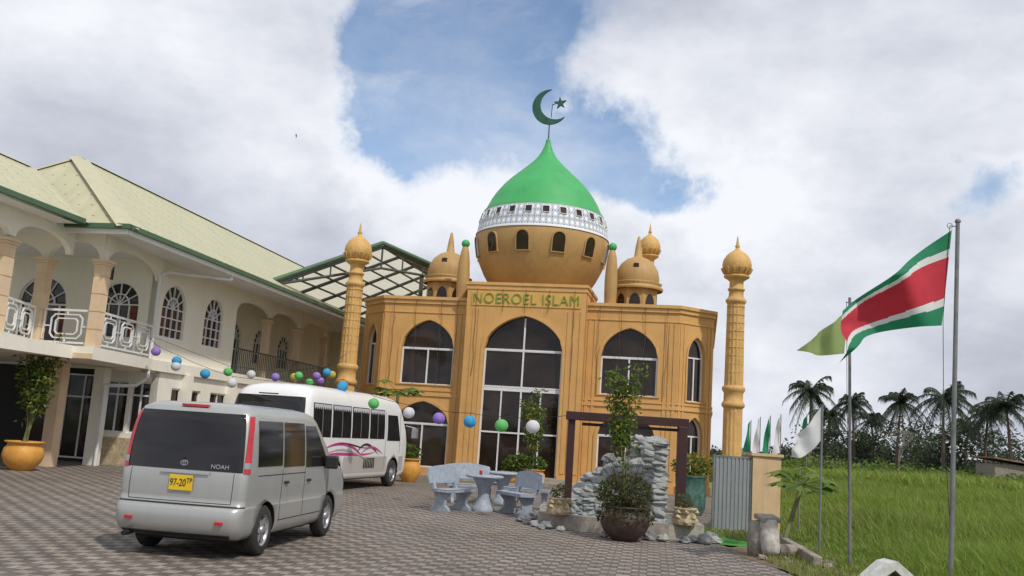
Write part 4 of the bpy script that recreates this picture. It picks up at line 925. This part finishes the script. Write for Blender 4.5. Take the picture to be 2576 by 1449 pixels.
def papaya(loc,h,label,sc,seed,nl=11,lean=(0,0)):
    r=random.Random(seed); P=thing('papaya_plant',label,'plant',loc); q=B(); q.tube((0,0,0),(lean[0],lean[1],h),.05*sc,.035*sc,8,cap=False); q.obj('trunk',M['stemg'],P); l=B()
    for i in range(nl):
        a=2.4*i+r.uniform(-.3,.3); el=r.uniform(-.1,.7); d=Vector((math.cos(a)*math.cos(el),math.sin(a)*math.cos(el),math.sin(el))); b0_=Vector((lean[0],lean[1],h)); e_=b0_+d*.5*sc*r.uniform(.7,1.1)
        l.tube(b0_,e_,.008,.006,4,0,False)
        for k in range(7):
            an=a+(k-3)*.75; dd=Vector((math.cos(an),math.sin(an),-.35)).normalized(); sd2=dd.cross(Vector((0,0,1))).normalized(); Lf_=.34*sc
            l.add([e_,e_+dd*Lf_*.5+sd2*Lf_*.2,e_+dd*Lf_,e_+dd*Lf_*.5-sd2*Lf_*.2],[(0,1,2,3)],r.choice((0,1,2)))
    l.obj('leaves',[M['leaf1'],M['leaf3'],M['leaf3']],P)
papaya((-3.55,31.3,0),2.85,'young papaya plant standing behind the minibus',1.4,3,14)
papaya((5.25,17.6,0),1.15,'young papaya plant leaning beside the boundary wall',1.05,4,13,(.45,.3))
for i,(x,y,z) in enumerate(((1.18,18.35,.28),(3.5,17.85,.28))):
    P=thing('shell_planter','small beige shell-crusted planter on the basin edge','planter',(x,y,z),0,'shell planters on the basin'); q=B(); q.lathe([(.20,0),(.22,.08),(.17,.18),(.19,.26),(.24,.30),(.20,.31),(0,.28)],n=18); 
    for k in range(16):
        a=k*.39*2; q.rock((math.cos(a)*.2,math.sin(a)*.2,.06+.17*(k%3)/2),(.12,.12,.11),0,k+200,6)
    q.obj('pot',M['shell'],P); q=B(); q.leaves((0,0,.42),(.17,.17,.15),160,.07,(0,1),i+40); q.obj('foliage',[M['brush'],M['leaf1']],P)
P=thing('mosaic_planter','teal mosaic planter with a yellow-green croton shrub','planter',(4.95,24.5,0)); q=B(); q.lathe([(.28,0),(.36,.2),(.38,.6),(.34,.95),(.40,1.0),(.3,1.0),(0,.95)],n=24); q.obj('pot',M['teal'],P); q=B(); q.leaves((0,0,1.25),(.48,.4,.32),700,.12,(0,1,2,2,3),44); q.obj('foliage',[M['leaf1'],M['leaf3'],M['leafy'],M['leaf2']],P)
# ------------------------------------------------------------------ gate, wall
G_=thing('metal_gate','grey corrugated metal gate leaf beside the wall','gate',(4.5,20.0,0),rad(4)); q=B()
for i in range(9): q.box((.06+i*.085,0,.80),(.045,.03,1.5)); 
q.box((.40,.010,.80),(.78,.02,1.5)); q.obj('panel',M['gate'],G_)
q=B(); q.box((.0,0,.8),(.04,.05,1.6)); q.box((.80,0,.8),(.04,.05,1.6)); q.box((.4,0,1.57),(.8,.05,.03)); q.obj('frame',M['pole'],G_)
q=B(); q.prism([(5.32,20.0),(5.93,20.05),(8.6,30.5),(8.3,30.6),(5.6,20.8),(5.36,20.8)],0,1.62); q.prism([(5.28,19.96),(5.97,20.0),(6.0,20.9),(5.3,20.9)],1.622,1.68); q.obj('boundary_wall',M['wallochre'],label='plain ochre plastered boundary wall ending at the gate',cat='wall')
P=thing('broken_baluster','weathered concrete baluster leaning under a square cap stone','ornament',(4.46,15.75,0),rad(12)); P.scale=(.86,.86,.92)
q=B(); q.lathe([(.0,0),(.12,0),(.16,.04),(.18,.12),(.18,.40),(.15,.46),(.18,.52),(.17,.60),(0,.62)],n=22); q.obj('barrel',M['concretel'],P,(.02,-.12,.06),rot=(rad(-14),0,rad(0)))
q=B(); q.box((.02,.06,.69),(.40,.36,.09),rx=rad(8)); q.obj('cap_stone',M['concrete'],P,bevel=.02)
q=B(); q.lathe([(0,0),(.19,0),(.2,.3),(.17,.62),(0,.64)],n=16); q.obj('stump',M['concrete'],P,(-.10,.20,0))
P=thing('concrete_pipe','short weathered concrete cylinder lying on the dirt','pipe',(4.92,16.0,.11),0); q=B(); q.tube((-.22,0,0),(.22,.12,0),.11,.10,18); q.obj('barrel',M['concrete'],P)
for i in range(10):
    q=B(); d=R.uniform(.06,.16); q.rock((0,0,d*.2),(d*1.3,d,d*.7),0,300+i,7); q.obj('stone',M['concrete'],loc=(4.3+R.uniform(-.1,1.1),15.3+R.uniform(-.6,.6),0),label='small broken concrete stone lying on the dirt',cat='stone',group='broken stones by the kerb')
q=B(); q.box((0,0,.09),(.14,3.9,.18)); q.obj('kerb',M['concrete'],loc=(5.2,16.7,0),rz=rad(-7),kind='structure',bevel=.02)
q=B(); q.plate((0,0,0),(1,0,0),(0,0,1),[(-.42,0),(-.30,0),(.02,.20),(.26,0.02),(.34,0),(.30,.14),(.06,.32),(-.06,.29)],.35); q.obj('concrete_block',M['whiteconc'],loc=(5.55,13.6,0),rz=rad(10),label='white angular concrete block lying in the grass',cat='block')
# ------------------------------------------------------------------ flags
def flagsheet(name,fn,mi,mats,parent,ns=30,nt_=20):
    q=B(); q.v+=[tuple(fn(i/ns,j/nt_)) for j in range(nt_+1) for i in range(ns+1)]
    for j in range(nt_):
        for i in range(ns):
            q.f.append((j*(ns+1)+i,j*(ns+1)+i+1,(j+1)*(ns+1)+i+1,(j+1)*(ns+1)+i)); q.m.append(mi((i+.5)/ns,(j+.5)/nt_)); q.s.append(True)
    return q.obj(name,mats,parent)
P=thing('flagpole','tall grey steel flagpole standing in the grass','flagpole',(6.40,13.5,0)); q=B(); q.tube((0,0,0),(.15,0,5.28),.036,.030,12); q.obj('pole',M['pole'],P)
q=B(); q.lathe([(.04,0),(.045,.02),(.03,.05),(0,.06)],c=(.15,0,5.26),n=12); q.tube((.13,0,5.2),(.03,0,5.2),.008,n=6); 
for i in range(12): 
    a=2*math.pi*i/12;b_=2*math.pi*(i+1)/12; q.tube((.03+.04*math.cos(a),0,5.2+.04*math.sin(a)),(.03+.04*math.cos(b_),0,5.2+.04*math.sin(b_)),.006,n=4)
q.obj('pulley',M['pole'],P)
q=B(); q.path([(.03,0,5.2),(-.08,0,3.8),(-.09,-.02,2.4),(-.01,0,1.0)],.005,4); q.obj('halyard',M['wire'],P)
def sf(s,t):
    tp=Vector((6.46,13.5,5.14)).lerp(Vector((4.90,13.5,3.84)),s); tp.z+=.03*math.sin(math.pi*s)
    bp=[Vector((6.30,13.5,3.70)),Vector((5.75,13.5,3.60)),Vector((5.15,13.5,3.66)),Vector((4.78,13.5,3.04))]
    bt=sum((bp[k]*math.comb(3,k)*s**k*(1-s)**(3-k) for k in range(4)),Vector((0,0,0)))
    tt=t+ .07*math.sin(2*math.pi*t)*math.sin(math.pi*s)*-1
    v=tp.lerp(bt,tt); v.y+=.24*math.sin(s*8+t*4)*min(1,s*2)+.09*math.sin(s*17+t*9)*s; v.z+=.04*math.sin(s*9+t*3)*s*(1-t)*t*2; return v
def smi(s,t):
    t2=t+.04*math.sin(s*8)*s+.16*max(0,s-.6)
    return 0 if t2<.2 else 1 if t2<.29 else 2 if t2<.71 else 1 if t2<.8 else 0
fl=flagsheet('national_flag',sf,smi,[M['flag_g'],M['flag_w'],M['flag_r']],None,60,70); tag(fl,'green, white and red striped national flag flying from the pole','flag')
P=thing('flagpole','thin grey flagpole with a rope standing in the grass','flagpole',(5.54,15,0)); q=B(); q.tube((0,0,0),(-.04,0,4.28),.026,.022,10); q.tube((-.10,0,4.2),(.02,0,4.2),.01,n=6); q.obj('pole',M['pole'],P)
q=B(); q.path([(-.09,0,4.2),(-.07,-.01,2.5),(-.03,0,1.1)],.005,4); q.obj('halyard',M['wire'],P)
def lf(s,t):
    a=Vector((5.47,15,4.06)).lerp(Vector((5.42,15,3.36)),t); e_=Vector((4.95,15,3.62)).lerp(Vector((4.66,15,3.36)),t)
    v=a.lerp(e_,s); v.y+=.10*math.sin(s*10+t*3)*min(1,2*s); v.z-=.05*math.sin(s*math.pi)*(t); return v
fl=flagsheet('lime_flag',lf,lambda s,t:0,[M['flag_l']],None); tag(fl,'plain light green flag drooping from the thin pole','flag')
P=thing('flag_stake','thin metal stake beside the fence line','pole',(5.60,16.6,0)); q=B(); q.tube((0,0,0),(.02,0,2.6),.02,n=8); q.obj('pole',M['pole'],P)
def wf(s,t):
    a=Vector((5.62,16.6,2.60)).lerp(Vector((5.60,16.6,1.98)),t); e_=Vector((5.14,16.6,2.00)).lerp(Vector((5.06,16.6,1.66)),t); v=a.lerp(e_,s); v.y+=.10*math.sin(s*9+t*4)*s; v.z-=.12*math.sin(s*3.1)*(.4+.6*t); v.x+=.03*math.sin(t*8)*s; return v
fl=flagsheet('white_flag',wf,lambda s,t:0,[M['flag_w']],None,24,16); tag(fl,'plain white flag blowing from a metal stake','flag')
P=thing('fence_post','grey metal post standing beside the path','post',(6.37,20.2,0)); q=B(); q.tube((0,0,0),(0,0,1.46),.025,n=8); q.obj('pole',M['pole'],P)
for i,(x,mt,hh,nm) in enumerate(((6.36,'flag_g',2.5,'green'),(6.60,'flag_w',2.6,'white'),(6.86,'flag_g',2.65,'green'),(7.13,'flag_w',2.7,'white'),(7.8,'flag_g',2.75,'green'))):
    P=thing('festive_flag','narrow %s flag hanging on a thin stake'%nm,'flag',(x,24.2,0),0,'small flags planted behind the wall'); q=B(); q.tube((0,0,0),(0,0,hh),.012,n=6); q.obj('pole',M['pole'],P)
    flagsheet('flag_cloth',lambda s,t:Vector((-.02-.22*s*(.25+t*.7),.05*math.sin(t*7+s*3+i),hh-.03-.95*t-.1*s)),lambda s,t:0,[M[mt]],P,6,12)
# ------------------------------------------------------------------ lanterns
LN=[(-10.5,28,3.49,'p'),(-9.67,27.5,3.22,'b'),(-9.66,27.45,3.06,'w'),(-8.64,27,2.88,'b'),(-7.7,26.5,2.65,'w'),(-4.32,25,2.70,'b'),(-3.32,24,2.28,'g'),(-2.31,23,2.09,'w'),(-1.5,22,1.99,'p'),(-.74,21,1.95,'b'),(-.03,20,1.90,'g'),(.61,19.2,1.91,'w'),
(-8.88,30,3.12,'g'),(-8.27,30.5,3.11,'w'),(-7.6,31,3.10,'p'),(-6.95,31.5,3.22,'g'),(-6.12,32,3.42,'b'),(-6.88,33,3.08,'g'),(-6.3,34,3.46,'y'),(-6.6,33.5,3.18,'p'),(-7.25,32.2,3.2,'y'),(-6.55,32.5,3.3,'p')]
nmc=dict(p='lilac',b='blue',w='white',g='green',y='yellow')
lm={}
for k in 'pbwgy':
    q=B(); pr=[(.03,.135)]
    for i in range(1,28):
        t=math.pi*i/28; pr.append(((.142+(.004 if i%2 else -.003))*math.sin(t),.135*math.cos(t)))
    pr.append((.03,-.135)); q.lathe(pr,n=24); q.tube((0,0,.13),(0,0,.19),.004,n=4,m=1); lm[k]=q.mesh('paper_lantern',[M['lant_'+k],M['wire']])
for x,y,z,k in LN:
    o=bpy.data.objects.new('paper_lantern',lm[k]); COL.objects.link(o); o.location=(x,y,z); tag(o,'round %s paper lantern hanging from a wire'%nmc[k],'lantern','paper lanterns strung over the courtyard')
def sag(a,b_,d=.06,n_=5): 
    a=Vector(a);b_=Vector(b_); return [a.lerp(b_,i/n_)-Vector((0,0,d*4*(i/n_)*(1-i/n_))) for i in range(n_)]
P1=[(-11.0,28.7,3.95)]+[(x,y,z+.19) for x,y,z,k in LN[:2]]+[(x,y,z+.19) for x,y,z,k in LN[3:5]]+[(-6,25.8,2.75)]+[(x,y,z+.19) for x,y,z,k in LN[5:12]]+[(1.38,19.0,2.2)]
q=B(); pts=[]
for a,b_ in zip(P1,P1[1:]): pts+=sag(a,b_,.02)
q.path(pts+[P1[-1]],.008,4)
q.obj('lantern_wire',M['wire'],label='thin black wire carrying lanterns over the courtyard',cat='wire',group='lantern wires')
q=B(); q.path([(-11.0,28.8,4.0)]+[(x,y,z+.19) for x,y,z,k in LN[12:17]]+[(-5.9,34.5,4.3)],.008,4)
q.obj('lantern_wire',M['wire'],label='thin black wire running towards the minaret',cat='wire',group='lantern wires')
# ------------------------------------------------------------------ vegetation beyond
def palm(x,y,h,seed,label,sc=1):
    r=random.Random(seed); P=thing('palm_tree',label,'palm tree',(x,y,0),0,'palms at the edge of the field'); q=B(); ln=r.uniform(-.5,.5)
    pts=[Vector((ln*(k/6)**2,0,h*k/6)) for k in range(7)]
    for k in range(6): q.tube(pts[k],pts[k+1],.20-.02*k,.18-.02*k,8,cap=False)
    q.obj('trunk',M['bark'],P); l=B(); top=pts[-1]
    for i in range(34):
        a=r.uniform(0,6.28); el=r.uniform(-.6,1.4); Lf_=r.uniform(2.0,3.1)*sc; d=Vector((math.cos(a),math.sin(a),0)); prev=top; 
        for k in range(1,10):
            t=k/9; p=top+d*Lf_*t*math.cos(el*.7)+Vector((0,0,Lf_*(math.sin(el)*t-.95*t*t*(.5+.3*math.cos(el)))))
            l.tube(prev,p,.03,.02,4,0,False); ax=(p-prev).normalized(); sd3=ax.cross(Vector((0,0,1))).normalized()
            for e_ in (1,-1):
                for m_ in range(5):
                    b0_=prev.lerp(p,m_/5); tip=b0_+sd3*e_*.5*sc*math.sin(math.pi*(.15+.8*t))*r.uniform(.6,1.2)+ax*.25+Vector((0,0,-.45*sc*r.uniform(.2,1.4))); l.add([b0_,b0_+ax*.08,tip],[(0,1,2)],r.choice((0,0,1,2)))
            prev=p
    l.obj('crown',[M['far1'],M['far2'],M['far3']],P)
for i,(xy,zy,dd,sc) in enumerate(((.326,.066,88,1.05),(.373,.056,92,.85),(.4176,.060,88,.95),(.467,.067,84,1.2),(.511,.054,86,.85),(.540,.063,80,1.05),(.49,.040,95,.75),(.395,.040,96,.8),(.345,.042,98,.8))):
    palm(xy*dd,dd,1.7+zy*dd+.2,50+i,'dark coconut palm with drooping fronds beyond the field',sc)
q=B()
for i in range(180):
    xy=.14+.62*i/180+R.uniform(-.01,.01); y=R.uniform(88,112); hh=R.choice((1.8,2.4,3.2,3.8,4.8,5.8)) if xy>.31 else (R.uniform(1.2,2.2) if xy<.29 else 2.6)
    if xy>.31 and R.random()<.5:
        for j in range(3): q.leaves((xy*y+R.uniform(-1.5,1.5),y+R.uniform(-1,1),hh*R.uniform(.55,.95)),(R.uniform(.7,1.4),1,R.uniform(.5,1.0)),110,.34,(0,0,1,2,2),i*7+j,0,.7)
    q.leaves((xy*y,y,hh*.45),(R.uniform(1.3,2.6),1.6,hh*.5),210,.42,(0,0,1,1,2),i,0,.7)
for i in range(60):
    y=R.uniform(90,110); x=-70+130*i/60-30; 
    if x<8: q.leaves((x,y,3),(3,2,3),120,.8,(0,1,2),i)
q.obj('tree_line',[M['far1'],M['far2'],M['far3']],kind='stuff')
q=B()
for i in range(60):
    y=R.uniform(66,86); xy=R.uniform(.30,.72); hh=R.uniform(1.0,1.8); q.leaves((xy*y,y,hh*.5),(R.uniform(1.2,3.0),1.5,hh*.55),220,.3,(0,1,2,2),900+i,0,.7)
q.obj('field_bushes',[M['far3'],M['leaf1'],M['leaf3']],kind='stuff')
P=thing('bare_tree','pale leafless shrubby tree in front of the palms','tree',(.42*80,80,0)); q=B()
def br(p,d,l_,r_,dep):
    e_=p+d*l_; q.tube(p,e_,r_,r_*.7,5,cap=False)
    if dep>0:
        for _ in range(3): br(e_,(d+Vector((R.uniform(-.7,.7),R.uniform(-.7,.7),R.uniform(-.1,.5)))).normalized(),l_*.72,r_*.65,dep-1)
br(Vector((0,0,0)),Vector((0,0,1)),1.5,.07,5); q.obj('branches',mat('pale_bark',(.24,.22,.18),.9,.3,5),P)
P=thing('shed','low shed with rusty sloping roof beyond the field','shed',(.545*75,75,0)); q=B(); q.box((0,0,1.0),(5,3,2.0)); q.obj('wall',M['concrete'],P); q=B(); q.box((0,0,2.2),(5.6,3.8,.12),ry=rad(6)); q.obj('roof',M['rust'],P)
rng=np.random.default_rng(3)
def grass(name,n_,xf,hf,mats,wd):
    x,y=xf(n_); h=hf(x,y); ok=h>0; x,y,h=x[ok],y[ok],h[ok]; k=len(x)
    a=rng.uniform(0,2*np.pi,k); w_=wd*rng.uniform(.6,1.4,k)*(1+y/30); lx=rng.normal(0,.34,k)*h-.16*h; ly=rng.normal(0,.30,k)*h
    dx,dy=np.cos(a)*w_,np.sin(a)*w_; V=np.empty((k,5,3)); z0=-.03
    V[:,0]=np.stack([x-dx,y-dy,np.full(k,z0)],1);V[:,1]=np.stack([x+dx,y+dy,np.full(k,z0)],1)
    V[:,2]=np.stack([x+dx*.8+lx*.35,y+dy*.8+ly*.35,h*.6],1);V[:,3]=np.stack([x-dx*.8+lx*.35,y-dy*.8+ly*.35,h*.6],1);V[:,4]=np.stack([x+lx,y+ly,h],1)
    me=bpy.data.meshes.new(name); me.vertices.add(k*5); me.vertices.foreach_set('co',V.reshape(-1).astype(np.float32))
    base=(np.arange(k)*5)[:,None]; loops=np.concatenate([base+np.array([[0,1,2,3]]),base+np.array([[3,2,4]])],1).reshape(-1)
    me.loops.add(len(loops)); me.loops.foreach_set('vertex_index',loops.astype(np.int32))
    tot=np.tile([4,3],k); st_=np.concatenate([[0],np.cumsum(tot)[:-1]]); me.polygons.add(2*k); me.polygons.foreach_set('loop_start',st_.astype(np.int32)); me.polygons.foreach_set('loop_total',tot.astype(np.int32))
    for m_ in mats: me.materials.append(m_)
    pn=nse(x*.6+3,y*.45); mi=np.where(rng.random(k)<pn*.75,0,rng.choice([1,1,1,2],k)); me.polygons.foreach_set('material_index',np.repeat(mi,2).astype(np.int32)); me.update(calc_edges=True); me.validate()
    o=bpy.data.objects.new(name,me); COL.objects.link(o); o['kind']='stuff'
def nse(x,y): return .5+.25*np.sin(x*.9+1.3*np.sin(y*.5))+.25*np.sin(y*.7+x*.35+1)
def xa(n_):
    y=9+ (60-9)*rng.random(n_)**1.5; u=rng.random(n_); x0=np.where(y<20,5.3,5.3+(y-20)*.27); x=x0+ (y*.60+2-x0)*u; return x,y
def ha(x,y):
    d=x-np.where(y<20,5.3,5.3+(y-20)*.27); big=np.clip((d-.6)/2.2,0,1); h=.10+.72*big*(.35+.65*nse(x*1.3,y)); return h*rng.uniform(.45,1.2,len(x))
grass('tall_grass',160000,xa,ha,[M['g1'],M['g2'],M['g3']],.0065)
def xb(n_):
    y=50+45*rng.random(n_); x=y*(.2+.55*rng.random(n_)); return x,y
grass('field_grass',50000,xb,lambda x,y:rng.uniform(.5,1.1,len(x))*(.7+.5*nse(x*.3,y*.3)),[M['g2'],M['g1'],M['g3']],.025)
def xc(n_): return 4.3+1.4*rng.random(n_),8+12*rng.random(n_)
grass('low_weeds',9000,xc,lambda x,y:np.where(nse(x*3,y*2)>.45,rng.uniform(.03,.14,len(x)),0),[M['g2'],M['g3'],M['g3']],.006)
q=B(); q.plate((0,0,0),(1,0,0),(0,0,1),[(-.02,.10),(.016,.04),(.024,-.01),(.012,-.08),(-.008,-.11),(-.016,-.02),(-.04,.024)],.02); q.obj('bird',M['black'],loc=(-10.0,40,14.2),label='small dark bird flying in the sky',cat='bird')
